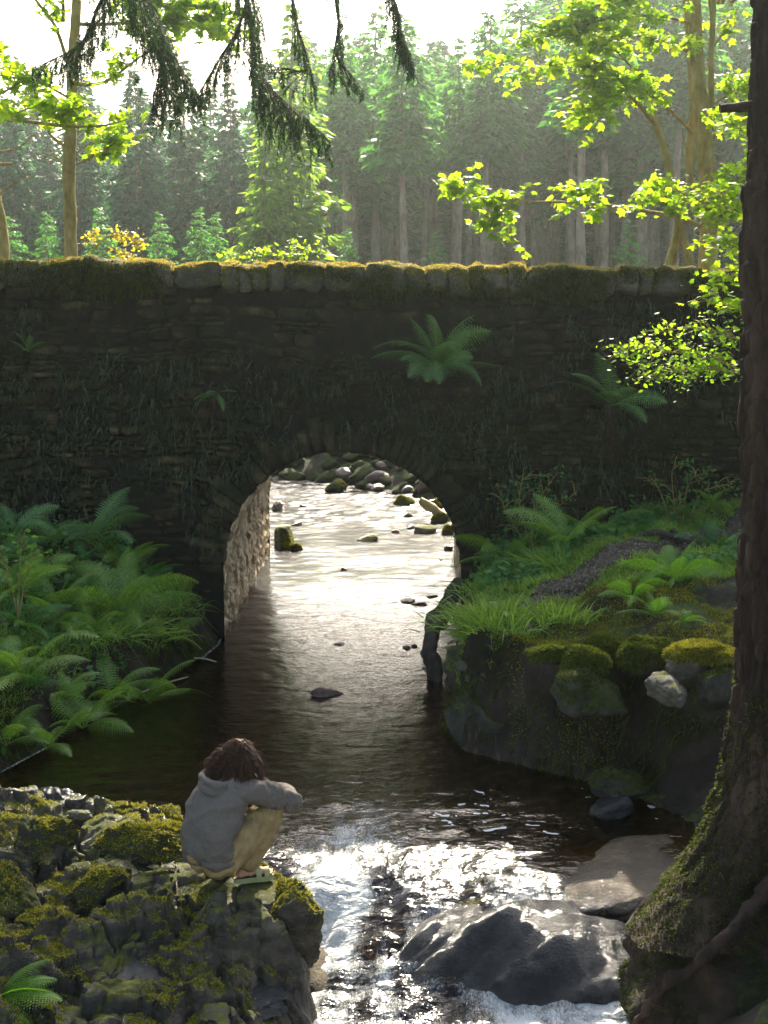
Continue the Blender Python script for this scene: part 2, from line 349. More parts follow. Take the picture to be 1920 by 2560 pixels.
# the path: a sheet of trodden gravel 4 mm above the ground
pc = spline([atz(px, py, z)[:2] for px, py, z in ((2100, 1230, 1.5), (1930, 1275, 1.4), (1830, 1315, 1.4), (1700, 1365, 1.3), (1540, 1405, 1.25), (1400, 1440, 1.2), (1300, 1490, 1.15), (1285, 1530, 1.1))], 90)
pw = .2+.05*np.sin(np.arange(90)*.31); T = nrm(np.gradient(pc, axis=0)); Nn = np.stack([-T[:, 1], T[:, 0]], 1)
u = np.linspace(-1, 1, 15); Pp = pc[:, None]+Nn[:, None]*(pw[:, None]*u)[..., None]; Pp = Pp.reshape(-1, 2); Pp += .07*np.stack([vn(np.c_[Pp*4, Pp[:, :1]*0], 5), vn(np.c_[Pp*4, Pp[:, :1]*0], 8)], 1)
edge = np.tile(1-np.abs(u)**6, 90)
path = mk('path', np.c_[Pp, H(Pp[:, 0], Pp[:, 1])[0]+.014*edge-.01*(1-edge)], [grid(90, 15)], M['path']); tag(path, kind='structure')
def on_path(x, y):
    P = np.stack([x, y], 1); return np.sqrt(((P[:, None]-pc[None, ::3])**2).sum(-1)).min(1)
# ------------------------------------------------------------------ water
def foamf(x, y):
    P = np.stack([x, y, 0*x], 1); b = fbm(P*np.array([3.6, 1.3, 1]), 4, 55); c = fbm(P*np.array([9, 5, 1]), 3, 57)
    cen = np.exp(-(((x+.22-.1*(y-10.4))/(.34+.22*ss(10.6, 9.2, y)))**2)-(np.where(y > 9.9, (y-9.9)/.85, (y-9.9)/1.6))**2)              # white water beside the person
    st = ss(9.6, 8.9, y)*.8                                          # below the step
    lw = np.exp(-((y-9.3)/.3)**2)*.35
    v = np.maximum(cen*.92, np.maximum(st, lw))*(.75+.7*b+.3*c)
    return np.clip(v, 0, 1)
def wz(x, y):
    P = np.stack([x, y, 0*x], 1); W = wlev(x, y)
    t = np.clip(np.exp(-((x+.2)/1.0)**2-((y-10.2)/1.0)**2)*.55+ss(10.0, 8.9, y), 0, 1)
    r = .0035*fbm(P*np.array([4, 7, 1]), 3, 31)
    up = ss(21, 24, y); r = r*(1+2.5*up)
    q = .045*fbm(P*np.array([2.6, 2.0, 1]), 3, 33)+.022*np.abs(fbm(P*np.array([7, 5, 1]), 3, 35))
    return W+r*(1-t)+t*q
xw = np.concatenate([np.linspace(-40, -4.6, 24)[:-1], np.linspace(-4.6, 3.2, 300)]); yw = np.concatenate([np.linspace(-20, 6.6, 8)[:-1], np.linspace(6.6, 12.2, 300), np.linspace(12.2, 34, 400)[1:]])
V, f = sheet(xw, yw, wz)
fc = V[f].mean(1); dl, dr, ins = shore(fc[:, 0], fc[:, 1]); keep = ins | (np.minimum(dl, dr) < .5); f = f[keep]
us, inv = np.unique(f, return_inverse=True); V = V[us]; f = inv.reshape(-1, 4)
m, nt, p = newmat('stream_water'); L = nt.links; nt.nodes.remove(p)
tc = nd(nt, 'ShaderNodeTexCoord'); co = tc.outputs['Object']
mp = nd(nt, 'ShaderNodeMapping'); mp.inputs['Scale'].default_value = (1, 1.7, 1); L.new(co, mp.inputs[0])
swl = nd(nt, 'ShaderNodeAttribute', attribute_name='swell')
def wave_h(dx, dy):
    a = nd(nt, 'ShaderNodeVectorMath', operation='ADD'); L.new(co, a.inputs[0]); a.inputs[1].default_value = (dx, dy, 0)
    q = nd(nt, 'ShaderNodeMapping'); q.inputs['Scale'].default_value = (1, 2.0, 1); L.new(a.outputs[0], q.inputs[0])
    a1 = noise_(nt, q.outputs[0], 5, 2, .5, .8); a2 = noise_(nt, q.outputs[0], 16, 3, .62, .5)
    a0 = noise_(nt, q.outputs[0], 1.5, 2, .5, 1.2)
    return math_(nt, 'ADD', math_(nt, 'MULTIPLY', math_(nt, 'MULTIPLY', a0, swl.outputs['Fac']), .22), math_(nt, 'ADD', math_(nt, 'MULTIPLY', a1, .055), math_(nt, 'MULTIPLY', a2, .034)))
E_ = .004; h0_ = wave_h(0, 0); hx_ = wave_h(E_, 0); hy_ = wave_h(0, E_)
rgh = nd(nt, 'ShaderNodeAttribute', attribute_name='rough_water')
def slope(h): return math_(nt, 'MULTIPLY', math_(nt, 'DIVIDE', math_(nt, 'SUBTRACT', h0_, h), E_), rgh.outputs['Fac'])
cx_ = nd(nt, 'ShaderNodeCombineXYZ'); L.new(slope(hx_), cx_.inputs[0]); L.new(slope(hy_), cx_.inputs[1]); cx_.inputs[2].default_value = 0
gn = nd(nt, 'ShaderNodeNewGeometry'); ad = nd(nt, 'ShaderNodeVectorMath', operation='ADD'); L.new(gn.outputs['Normal'], ad.inputs[0]); L.new(cx_.outputs[0], ad.inputs[1])
bm = nd(nt, 'ShaderNodeVectorMath', operation='NORMALIZE'); L.new(ad.outputs[0], bm.inputs[0])
fr = nd(nt, 'ShaderNodeFresnel'); fr.inputs['IOR'].default_value = 1.33; L.new(bm.outputs[0], fr.inputs['Normal'])
tr = nd(nt, 'ShaderNodeBsdfTransparent'); tr.inputs[0].default_value = (.52, .40, .24, 1)
gl = nd(nt, 'ShaderNodeBsdfGlossy'); gl.inputs['Roughness'].default_value = .14; gl.inputs['Color'].default_value = (1, 1, 1, 1); L.new(bm.outputs[0], gl.inputs['Normal'])
mx = nd(nt, 'ShaderNodeMixShader'); L.new(fr.outputs[0], mx.inputs[0]); L.new(tr.outputs[0], mx.inputs[1]); L.new(gl.outputs[0], mx.inputs[2])
at = nd(nt, 'ShaderNodeAttribute', attribute_name='foam')
mp = nd(nt, 'ShaderNodeMapping'); mp.inputs['Scale'].default_value = (1.9, .7, 1); L.new(co, mp.inputs[0])
fn = noise_(nt, mp.outputs[0], 15, 9, .82, 2.2); fm = ramp(nt, math_(nt, 'ADD', at.outputs['Fac'], math_(nt, 'MULTIPLY_ADD', fn, 2.4, -1.2)), [(.32, (0, 0, 0)), (.62, (.25, .25, .25)), (1., (.75, .75, .75))])
# small flecks of foam floating on the pool
fl = nd(nt, 'ShaderNodeTexVoronoi'); fl.inputs['Scale'].default_value = 7; mp2 = nd(nt, 'ShaderNodeMapping'); mp2.inputs['Scale'].default_value = (.55, 1.4, 1); L.new(co, mp2.inputs[0])
wv = nd(nt, 'ShaderNodeVectorMath', operation='ADD'); ns = nd(nt, 'ShaderNodeTexNoise'); ns.inputs['Scale'].default_value = 6; L.new(co, ns.inputs['Vector'])
sc3 = nd(nt, 'ShaderNodeVectorMath', operation='SCALE'); sc3.inputs['Scale'].default_value = .35; L.new(ns.outputs['Color'], sc3.inputs[0]); L.new(mp2.outputs[0], wv.inputs[0]); L.new(sc3.outputs[0], wv.inputs[1]); L.new(wv.outputs[0], fl.inputs['Vector'])
at2 = nd(nt, 'ShaderNodeAttribute', attribute_name='fleck'); sxx = nd(nt, 'ShaderNodeSeparateColor'); L.new(fl.outputs['Color'], sxx.inputs[0])
rad = math_(nt, 'MULTIPLY', math_(nt, 'MULTIPLY', at2.outputs['Fac'], .34), sxx.outputs[0]); fk = math_(nt, 'LESS_THAN', fl.outputs['Distance'], rad)
foam = math_(nt, 'MAXIMUM', fm, math_(nt, 'MULTIPLY', fk, .75))
df = nd(nt, 'ShaderNodeBsdfDiffuse'); df.inputs[0].default_value = (.62, .64, .62, 1); L.new(bm.outputs[0], df.inputs['Normal'])
m2 = nd(nt, 'ShaderNodeMixShader'); L.new(foam, m2.inputs[0]); L.new(mx.outputs[0], m2.inputs[1]); L.new(df.outputs[0], m2.inputs[2]); L.new(m2.outputs[0], nt.nodes['Material Output'].inputs[0])
M['water'] = m
water = mk('stream', V, [f], m); tag(water, kind='structure')
fa = foamf(V[:, 0], V[:, 1])
dl, dr, ins = shore(V[:, 0], V[:, 1]); P = V*np.array([1, 1, 0])
line = ss(.035, .0, dl)*ss(11.2, 11.8, V[:, 1])*ss(.1, .5, fbm(P*1.5, 2, 71)+.25)*.9       # thin scum line along the left bank and wall
fa = np.maximum(fa, line)
at = water.data.attributes.new('foam', 'FLOAT', 'POINT'); at.data.foreach_set('value', fa.astype(np.float32))
x_, y_ = V[:, 0], V[:, 1]; far = ss(17, 19.5, y_); cen_ = np.exp(-((x_+.35)/.75)**2)
rw = (1-far)*(.10+.12*cen_)+far*np.clip(.05+.12*fbm(P*np.array([.8, 1.3, 1]), 3, 75)+.14*np.exp(-((y_-25.2)/.9)**2)-.06*ss(-.1, .5, x_)*ss(24, 23, y_), .015, .35); rw = rw+(.42-rw)*ss(11.3, 9.9, y_)*np.clip(cen_+ss(10, 9.4, y_), 0, 1)
for nm_, vv_ in (('rough_water', rw), ('swell', .3+.25*far+.5*ss(10.4, 9.4, y_))): at = water.data.attributes.new(nm_, 'FLOAT', 'POINT'); at.data.foreach_set('value', vv_.astype(np.float32))
fl = np.clip(ss(-.1, .5, V[:, 0])*ss(9.3, 9.8, V[:, 1])*ss(11.6, 10.8, V[:, 1])+.7*ss(-1.0, -1.6, V[:, 0])*ss(11.3, 10.6, V[:, 1]), 0, 1)*ss(-.1, .5, fbm(P*1.2, 3, 72)+.15)
at = water.data.attributes.new('fleck', 'FLOAT', 'POINT'); at.data.foreach_set('value', fl.astype(np.float32))
# ------------------------------------------------------------------ bridge
bridge = empty('stone_bridge', (ACX, FY, 0)); tag(bridge, 'dark mossy stone bridge of one round arch across the stream', 'bridge')
BL = Vector(bridge.location)
def part(mb, name, mat, par, smooth=True, label=None):
    o = mb.build(name, mat, par, smooth=smooth); o.data.transform(Matrix.Translation(-Vector(par.location) if par.parent is None else -Vector(par.parent.location))); 
    if label: o['label'] = label
    return o
# rounded block template
def block_template(n=4):
    a = np.linspace(-1, 1, n+1); V = []; F = []; k = 0
    for ax in range(3):
        for s in (-1, 1):
            U, W2 = np.meshgrid(a, a, indexing='ij'); P = np.zeros(((n+1)**2, 3)); P[:, ax] = s; P[:, (ax+1) % 3] = U.ravel(); P[:, (ax+2) % 3] = W2.ravel()
            g = grid(n+1, n+1); F.append((g if s > 0 else g[:, ::-1])+k); k += len(P); V.append(P)
    V = np.vstack(V); F = np.vstack(F); key = np.round(V, 4); u, inv = np.unique(key, axis=0, return_inverse=True); return u, inv.ravel()[F]
BV, BF = block_template(5)
def rblock(half, p=5.):
    n = (np.abs(BV)**p).sum(1)**(1/p); return BV/n[:, None]*np.asarray(half)
rng = np.random.default_rng(5)
wall = MB(); ringb = MB(); k = 0
wtop = lambda x: 3.66-.012*x
z = -.25
while z < 3.62:
    h = rng.choice([.045, .06, .08, .11, .14]); x = -9.5+rng.uniform(0, .3)
    while x < 9.5:
        wd = rng.uniform(.10, .30)*(1+rng.random()*(h > .07)); cx, cz = x+wd/2, z+h/2
        rr = math.hypot(cx-ACX, max(cz-ASZ, 0)); inn = rr < AR+.40 if cz > ASZ else abs(cx-ACX) < AR+.03+wd/2
        if not inn and (abs(cx) < 5.2 or k % 3 == 0 or True):
            V = rblock((wd/2-.006, .14, h/2-.005)); V += np.array((cx, FY+.13-rng.uniform(-.03, .03), cz)); V[:, 2] += (V[:, 0]-cx)*rng.normal(0, .035)
            wall.add(V, BF); k += 1
        x += wd
    z += h
V, Fs = wall.arr(); V[:, 2] += (.075*fbm(V*np.array([.55, .1, .5]), 2, 17)+.03*fbm(V*np.array([2.2, .1, 1.5]), 2, 18))*ss(3.75, 3.3, V[:, 2])*ss(.3, .6, np.hypot(V[:, 0]-ACX, np.maximum(V[:, 2]-ASZ, 0))-AR); nn = fbm(V*9, 4, 11)*.022+fbm(V*2.2, 3, 12)*.035; V[:, 1] -= nn*1.2; V[:, 0] += fbm(V*11, 2, 14)*.012; V[:, 2] += fbm(V*7, 2, 15)*.014
wl = MB().add(V, *Fs)
# backing behind the joints, with the arch cut out: a sheet of radial strips
def face_sheet(Y, off=0.):
    m = MB(); th = np.linspace(0, math.pi, 60); a = np.stack([ACX+off+AR*np.cos(th), np.full(60, Y), ASZ+AR*np.sin(th)], 1); a = np.vstack([[ACX+off+AR, Y, -.5], a, [ACX+off-AR, Y, -.5]])
    th2 = np.linspace(0, math.pi, 60); s = 12.; b = []
    for t in th2:
        c_, s_ = math.cos(t), math.sin(t); kx = s/abs(c_) if abs(c_) > 1e-6 else 1e9; kz = (3.7-ASZ)/s_ if s_ > 1e-6 else 1e9; q = min(kx, kz); b.append((ACX+off+q*c_, Y, ASZ+q*s_))
    b = np.array([[ACX+off+s, Y, -.5]]+b+[[ACX+off-s, Y, -.5]]); t = np.linspace(0, 1, 14)[:, None, None]**1.6
    V = (a[None]*(1-t)+b[None]*t).reshape(-1, 3); return m.add(V, grid(14, 62))
mo = face_sheet(FY+.02); V, Fs = mo.arr(); part(MB().add(V, *Fs), 'mortar_backing', M['mortar'], bridge)
part(wl, 'spandrel_wall', M['stone'], bridge)
mo = face_sheet(BY, .14); part(mo, 'far_face', M['stone'], bridge)
# voussoirs
th = 0.
while th < math.pi:
    dt = rng.uniform(.035, .11); t = th+dt/2; dep = rng.uniform(.22, .42); V = rblock((dep/2, .15, AR*dt/2*1.22), 6)
    V[:, 2] *= 1+.12*(V[:, 0]/dep*2); c_, s_ = math.cos(t), math.sin(t); rr = AR+dep/2-.004+rng.uniform(-.012, .008)
    P = np.stack([ACX+(rr+V[:, 0])*c_-V[:, 2]*s_, FY+.10+V[:, 1]-rng.uniform(0, .03), ASZ+(rr+V[:, 0])*s_+V[:, 2]*c_], 1); ringb.add(P, BF); th += dt
V, Fs = ringb.arr(); V += .018*np.stack([fbm(V*9, 3, 41), 1.4*fbm(V*7, 4, 42)+.6, fbm(V*9, 3, 43)], 1); part(MB().add(V, *Fs), 'arch_ring', M['stone'], bridge)
# inside of the vault
nu, nv = 220, 200; tt = np.linspace(0, 1, nu); Ls = ASZ+.5; Lt = 2*Ls+math.pi*AR; sl = tt*Lt; prof = []
for s_ in sl:
    if s_ < Ls: prof.append((AR, -.5+s_))
    elif s_ < Ls+math.pi*AR: a = (s_-Ls)/AR; prof.append((AR*math.cos(a), ASZ+AR*math.sin(a)))
    else: prof.append((-AR, ASZ-(s_-Ls-math.pi*AR)))
prof = np.array(prof); yy = np.linspace(FY+.02, BY, nv); S, Yg = np.meshgrid(sl, yy, indexing='ij'); P2 = np.stack([Yg.ravel()*3.4, S.ravel()*10.5, 0*S.ravel()], 1)
f1, f2, idd, _ = voro(P2, 17, 2); e = ss(.0, .22, f2-f1); D = .028*e*(.5+idd)+.014*fbm(P2*1.2, 4, 8); nx = np.gradient(prof, axis=0); nx = nrm(np.stack([-nx[:, 1], nx[:, 0]], 1))
base = np.repeat(prof, nv, 0); nn2 = np.repeat(nx, nv, 0); Q = base+nn2*(D-.035)[:, None]
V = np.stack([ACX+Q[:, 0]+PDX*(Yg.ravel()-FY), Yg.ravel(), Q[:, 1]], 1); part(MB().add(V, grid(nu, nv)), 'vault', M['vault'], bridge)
# the road deck between the parapets and the far parapet
dk = MB(); X, Y2 = np.meshgrid(np.linspace(-14, 14, 120), np.linspace(FY+.2, BY-.01, 24), indexing='ij'); V = np.stack([X.ravel(), Y2.ravel(), 3.08+.03*fbm(np.stack([X.ravel(), Y2.ravel(), 0*X.ravel()], 1)*2, 3)], 1)
part(dk.add(V, grid(120, 24)), 'deck', M['path'], bridge)
pb = MB(); x = -12
while x < 12: wd = rng.uniform(.25, .5); V = rblock((wd/2, .22, .34)); pb.add(V+np.array((x+wd/2, BY-.2, 3.36+rng.uniform(-.02, .02))), BF); x += wd
part(pb, 'far_parapet', M['stone'], bridge)
# coping stones of the near parapet
cp = MB(); x = -9.5
while x < 9.5:
    wd = rng.choice([rng.uniform(.14, .26), rng.uniform(.3, .55)]); hh2 = rng.uniform(.125, .155)+(.02 if rng.random() < .2 else 0); V = rblock((wd/2+.004, .27, hh2), 6)
    V[:, 2] += V[:, 0]*rng.normal(0, .06); cp.add(V+np.array((x+wd/2, FY+.17+rng.uniform(-.05, .03), wtop(x)+.115+rng.uniform(-.01, .015))), BF); x += wd
V, Fs = cp.arr(); V += np.stack([.022*fbm(V*8, 3, 61), .035*fbm(V*6, 4, 62), .028*fbm(V*7, 4, 63)+.02*fbm(V*2, 2, 64)], 1)
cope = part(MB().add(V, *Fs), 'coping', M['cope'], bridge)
rg = np.random.default_rng(9)
P, N = sample(V, Fs, 42000, rg, lambda c, n: (n[:, 2] > .1)*(np.abs(c[:, 0]) < 4.6)*(c[:, 1] < FY+.4)*np.clip(fbm(c*2.5, 3, 66)+.75, 0, 1))
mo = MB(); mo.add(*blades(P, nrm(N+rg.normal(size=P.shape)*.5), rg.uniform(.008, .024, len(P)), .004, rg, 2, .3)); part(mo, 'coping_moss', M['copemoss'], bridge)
P, N = sample(V, Fs, 26000, rg, lambda c, n: (n[:, 1] < -.3)*(np.abs(c[:, 0]) < 4.6)*np.clip(fbm(c*np.array([1.6, 1, 2.5]), 3, 67)+.35, 0, 1))
P[:, 2] -= rg.random(len(P))**2*.13; P[:, 1] -= .01
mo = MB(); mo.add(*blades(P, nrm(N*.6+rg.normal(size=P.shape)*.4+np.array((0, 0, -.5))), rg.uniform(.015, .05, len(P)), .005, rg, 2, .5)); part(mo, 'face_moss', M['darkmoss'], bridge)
# moss tongues on the wall face
n = 30000; P = np.stack([rg.uniform(-4.5, 4.5, n), np.full(n, FY-.02), rg.uniform(.9, 3.7, n)], 1); k = (fbm(P*np.array([1.3, 1, .7]), 4, 91) > .22) & (np.hypot(P[:, 0]-ACX, np.maximum(P[:, 2]-ASZ, 0)) > AR+.05); P = P[k]
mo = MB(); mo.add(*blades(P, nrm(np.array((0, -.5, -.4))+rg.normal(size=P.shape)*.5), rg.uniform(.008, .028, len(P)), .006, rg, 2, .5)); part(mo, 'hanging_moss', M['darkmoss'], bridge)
# creeper leaves clinging to the face: little hanging lance leaves in clusters
n = 1500; cx = rg.uniform(-4.6, 4.6, n); cz = rg.uniform(.7, 3.55, n); Pc = np.stack([cx, 0*cx, cz], 1)
dens = fbm(Pc*np.array([.8, 1, .9]), 3, 93)+np.where(cx < -1.2, .35, 0)+np.where(cx > 2.2, .25, 0); k = (dens > .12) & (np.hypot(cx-ACX, np.maximum(cz-ASZ, 0)) > AR+.12); Pc = Pc[k]
P = np.repeat(Pc, 9, 0)+rg.normal(size=(len(Pc)*9, 3))*np.array((.06, 0, .05)); P[:, 1] = FY-.03; k = np.hypot(P[:, 0]-ACX, np.maximum(P[:, 2]-ASZ, 0)) > AR+.06; P = P[k]
V, f = blades(P, nrm(np.stack([rg.normal(0, .45, len(P)), -.35-.5*rg.random(len(P)), rg.uniform(-.9, .15, len(P))], 1)), rg.uniform(.035, .10, len(P)), rg.uniform(.006, .012, len(P)), rg, 3, .8)
cr = mk('creeper_leaves', V, [f], M['creeper'], smooth=False); tag(cr, 'small dark leaves hanging all over the face of the stone bridge', 'creeper', kind='stuff')
# ------------------------------------------------------------------ rocks
def rockmesh(seed, sub=5, facets=14, cut=(.62, 1.), sharp=14., rough=.06, freq=2.2, strata=0.):
    r = np.random.default_rng(seed); D, Fc = ico(sub); n = nrm(r.normal(size=(facets, 3))); d = r.uniform(*cut, facets)
    k = np.clip(D@n.T, .02, None)/d; rad = 1/((k**sharp).sum(1)**(1/sharp)+.0)
    V = D*np.minimum(rad, 1.25)[:, None]; q = V*freq+seed*3.1
    rid = 1-2*np.abs(fbm(q*1.1, 4, seed)); V = V*(1+rough*(.5*fbm(q, 5, seed+1)+.45*rid-.2)[:, None])
    if strata: V = V*(1+strata*(np.abs(fbm(V*np.array([9, 9, 1.6])+seed, 3, seed+3)))[:, None])
    return V, Fc
def rock(name, label, loc, size, seed, mat, cat='rock', rz=0., tilt=(0, 0), group=None, parent=None, moss=0, mm='moss', mt=.35, **k):
    V, Fc = rockmesh(seed, **k); V = V*np.asarray(size)
    Rm = np.array((Matrix.Rotation(rz, 3, 'Z')@Matrix.Rotation(tilt[0], 3, 'X')@Matrix.Rotation(tilt[1], 3, 'Y'))); V = V@Rm.T
    loc = np.asarray(loc, float)
    o = mk(name, V, [Fc], M[mat] if isinstance(mat, str) else mat, parent); o.location = loc
    if parent is None: tag(o, label, cat, group)
    if moss > 1000:
        r = np.random.default_rng(seed); P, N = sample(V, [Fc], moss, r, lambda c, n: (n[:, 2] > mt)*np.clip(fbm((c+loc)*3.5, 3, 5)+.6, 0, 1))
        if len(P):
            vv, ff = blades(P, nrm(N+r.normal(size=P.shape)*.6), r.uniform(.008, .024, len(P)), .0035, r, 2, .3); mk('moss', vv, [ff], M[mm], o)
    return o
pt = lambda px, py, z: atz(px, py, z)
# the ledge the person crouches on
def ledge(x, y):
    P = np.stack([x, y, 0*x], 1); dl, dr, ins = shore(x, y); s = np.where(ins, -dl, dl); s = np.where((x < -.45) | (y > 8), s, s)
    wob = .10*fbm(P*2.2, 3, 201)
    top = .27+.16*ss(8.9, 9.3, y)*ss(-1.0, -1.7, x)+.10*ss(-2.1, -2.6, x)*ss(8.2, 9.2, y)-.10*ss(-.9, -.5, x)
    step = ss(8.05, 8.46, y+wob+.28*ss(-1.2, -2.2, x)); low = -.26+.28*ss(-.55, -.9, x)+.34*ss(-1.5, -2.6, x)-.2*ss(7.6, 7.2, y)
    z = low+(top-low)*step
    z -= .16*np.exp(-((x+1.75)/.30)**2-((y-8.62)/.17)**2)      # hollow
    f1, f2, idd, cen = voro(P*np.array([1.9, 2.9, 1])+1.6*wob[:, None], 205, 2); rl = (P*np.array([1.9, 2.9, 1])-cen)
    z += (.13*(idd-.45)+.10*(rl[:, 0]*(vn(cen*7, 3))+rl[:, 1]*vn(cen*7, 4)+.3*rl[:, 1])-.07*ss(.16, .0, f2-f1))
    f1, f2, idd, cen = voro(P*8+wob[:, None], 209, 2); z += .035*(idd-.5)-.02*ss(.2, 0, f2-f1)
    z += .035*fbm(P*3.4, 4, 207)+.02*(1-2*np.abs(fbm(P*6, 4, 208)))
    z += .4*(np.round(z/.085)*.085-z)*(idd > .4)
    foot = np.exp(-(((x-atz(640, 2208, .3)[0])/.22)**2+((y-atz(640, 2208, .3)[1])/.15)**2)); z = z*(1-foot)+.285*foot
    e = ss(-.10, .10, s+.06*fbm(P*3, 2, 210)); return -.62+(z+.62)*e
xs = np.linspace(-4.2, -.2, 440); ys = np.linspace(6.8, 11.3, 440); V, f = sheet(xs, ys, ledge)
gz = np.gradient(V[:, 2].reshape(440, 440)); st = np.minimum(np.hypot(*gz).ravel()*40, 1)
V[:, 0] += st*.02*fbm(V*np.array([7, 7, 3]), 3, 221)+.012*fbm(V*9, 3, 222); V[:, 1] += st*(.03*fbm(V*np.array([14, 5, 2.2]), 3, 223))
b = V[f].mean(1); keep = b[:, 2] > -.6; f = f[keep]; us, inv = np.unique(f, return_inverse=True); V = V[us]; f = inv.reshape(-1, 4)
lg = mk('rock_ledge', V, [f], M['rock'], loc=(-1.6, 8.8, -.3)); tag(lg, 'broken mossy rock ledge filling the lower left, the person crouches on its end', 'rock ledge')
lv = V.copy(); r = np.random.default_rng(77)
P, N = sample(V, [f], 90000, r, lambda c, n: (n[:, 2] > .7)*(c[:, 2] > -.1)*np.clip(fbm(c*np.array([2.6, 2.6, 1]), 4, 225)*1.8+.05+.3*(c[:, 1] > 8.6), 0, 1))
vv, ff = blades(P, nrm(N+r.normal(size=P.shape)*.6), r.uniform(.006, .022, len(P)), .003, r, 2, .3); mk('moss', vv-np.array((-1.6, 8.8, -.3)), [ff], M['moss'], lg)
# rocks lying on and around the ledge: (px, py, z of centre, half sizes, seed, label, material)
LR = [(700, 2345, .0, (.25, .30, .33), 301, 'rounded mossy knob of rock at the water end of the ledge, under the sandal', 'rock', 9000),
      (520, 2310, .0, (.26, .22, .24), 302, 'upright ribbed rock face in the middle of the ledge front', 'rock', 6000),
      (600, 2250, .16, (.22, .17, .13), 303, 'flat mossy block just below the crouching person', 'rock', 4000),
      (90, 2130, .30, (.24, .26, .22), 304, 'dark mossy boulder at the left edge above the hollow', 'mossrock', 3000),
      (20, 2270, .2, (.20, .25, .30), 305, 'tall dark rock slab at the left edge of the picture', 'mossrock', 2000),
      (230, 2235, .22, (.19, .18, .17), 306, 'angular dark rock in the shade at the middle of the left ledge', 'mossrock', 2500),
      (350, 2120, .34, (.30, .2, .14), 307, 'sunlit yellow mossy hump left of the crouching person', 'mossrock', 9000),
      (450, 2200, .24, (.19, .15, .10), 308, 'small bare stone in the sun left of the person, below the mossy hump', 'paler', 600),
      (400, 2245, .20, (.16, .13, .09), 309, 'low flat stone with a pale sunlit top near the ledge middle', 'paler', 500),
      (80, 2400, -.02, (.26, .2, .18), 310, 'dark boulder near the lower left corner behind the green fern', 'mossrock', 2500),
      (200, 2500, -.12, (.2, .18, .15), 311, 'small dark rock at the bottom edge beside the lower left fern', 'mossrock', 1500),
      (570, 2490, -.10, (.36, .2, .10), 312, 'low wet slab at the bottom, left of the rushing water', 'wetrock', 0),
      (350, 2450, .0, (.32, .2, .12), 313, 'wet glistening slab in the lower left below the ledge front', 'wetrock', 0),
      (205, 2035, .50, (.10, .05, .04), 314, 'small pale oblong stone lying on top of the mossy hump', 'paler', 0),
      (400, 2070, .22, (.2, .1, .10), 315, 'low dark stone at the pool edge behind the mossy hump', 'mossrock', 1500),
      (130, 2010, .18, (.26, .14, .12), 316, 'wet grey rock at the pool edge at the far left', 'wetrock', 0),
      (480, 2090, .16, (.13, .10, .10), 317, 'small dark wet stone behind the hip of the person', 'wetrock', 0)]
for px, py, z, s, sd_, lab, mt_, ms in LR:
    rock('rock', lab, pt(px, py, z), s, sd_, mt_, rz=sd_*1.3, moss=ms, strata=.10 if ms else 0, rough=.16, cut=(.55, 1.), sub=6 if s[0] > .2 else 5)
# boulders in the rushing water
bo = rock('boulder', 'big smooth wet boulder shining in the rushing water at the bottom right', pt(1245, 2395, -.15)+np.array((0, .27, 0)), (.78, .40, .46), 412, 'wetrock', 'boulder', rz=R(-6), moss=0, facets=9, cut=(.74, 1.), sharp=9, rough=.03, freq=1.3, sub=6)
V = np.array([v.co[:] for v in bo.data.vertices]); u = V[:, 0]/.68; u = V[:, 0]/.80; tp = ss(.3, -1.1, u); V[:, 2] = np.where(V[:, 2] > -.2, -.2+(V[:, 2]+.2)*(1-.62*tp-.30*ss(.45, 1.1, u)), V[:, 2]); V[:, 1] = V[:, 1]*(1-.3*tp)*1.2-.05*tp; V[:, 2] = np.where(V[:, 2] > -.2, -.2+(V[:, 2]+.2)*.62, V[:, 2])+.20*V[:, 1]*ss(-.35, -.1, V[:, 2])
dg_ = V[:, 0]*.75-V[:, 1]*1.1-V[:, 2]*.5+.05*fbm(V*2.5, 2, 3); V[:, 2] += .028*np.sin(dg_*13+1)*ss(-.3, .0, V[:, 2])+.02*(1-2*np.abs(vn(np.stack([dg_*7, V[:, 0], V[:, 2]], 1), 4))); V += .006*np.stack([fbm(V*14, 3, k) for k in (1, 2, 3)], 1)
bo.data.vertices.foreach_set('co', V.astype(np.float32).ravel()); bo.data.update(); Fc = ico(6)[1]; r = np.random.default_rng(4)
P, N = sample(V, [Fc], 9000, r, lambda c, n: (c[:, 1] > .28)*(c[:, 2] > .02)*(n[:, 2] > .1)); vv, ff = blades(P, nrm(N+r.normal(size=P.shape)*.5), r.uniform(.006, .016, len(P)), .003, r, 2, .3); mk('moss', vv, [ff], M['moss'], bo)
sl = rock('boulder', 'low golden wet slab behind the big boulder, water sheeting over it', pt(1510, 2235, -.13), (.98, .58, .2), 414, 'wetslab', 'boulder', rz=R(15), tilt=(R(4), R(-4)), facets=12, rough=.05, sub=6)
rock('boulder', 'small wet stone cut by the bottom edge in the middle of the stream', pt(1140, 2560, -.46), (.2, .15, .13), 416, 'wetrock', 'boulder', rough=.05)
rock('rock', 'small wet slab at the bottom edge just left of the stream', pt(690, 2555, -.5), (.22, .2, .12), 418, 'wetrock', rough=.08)
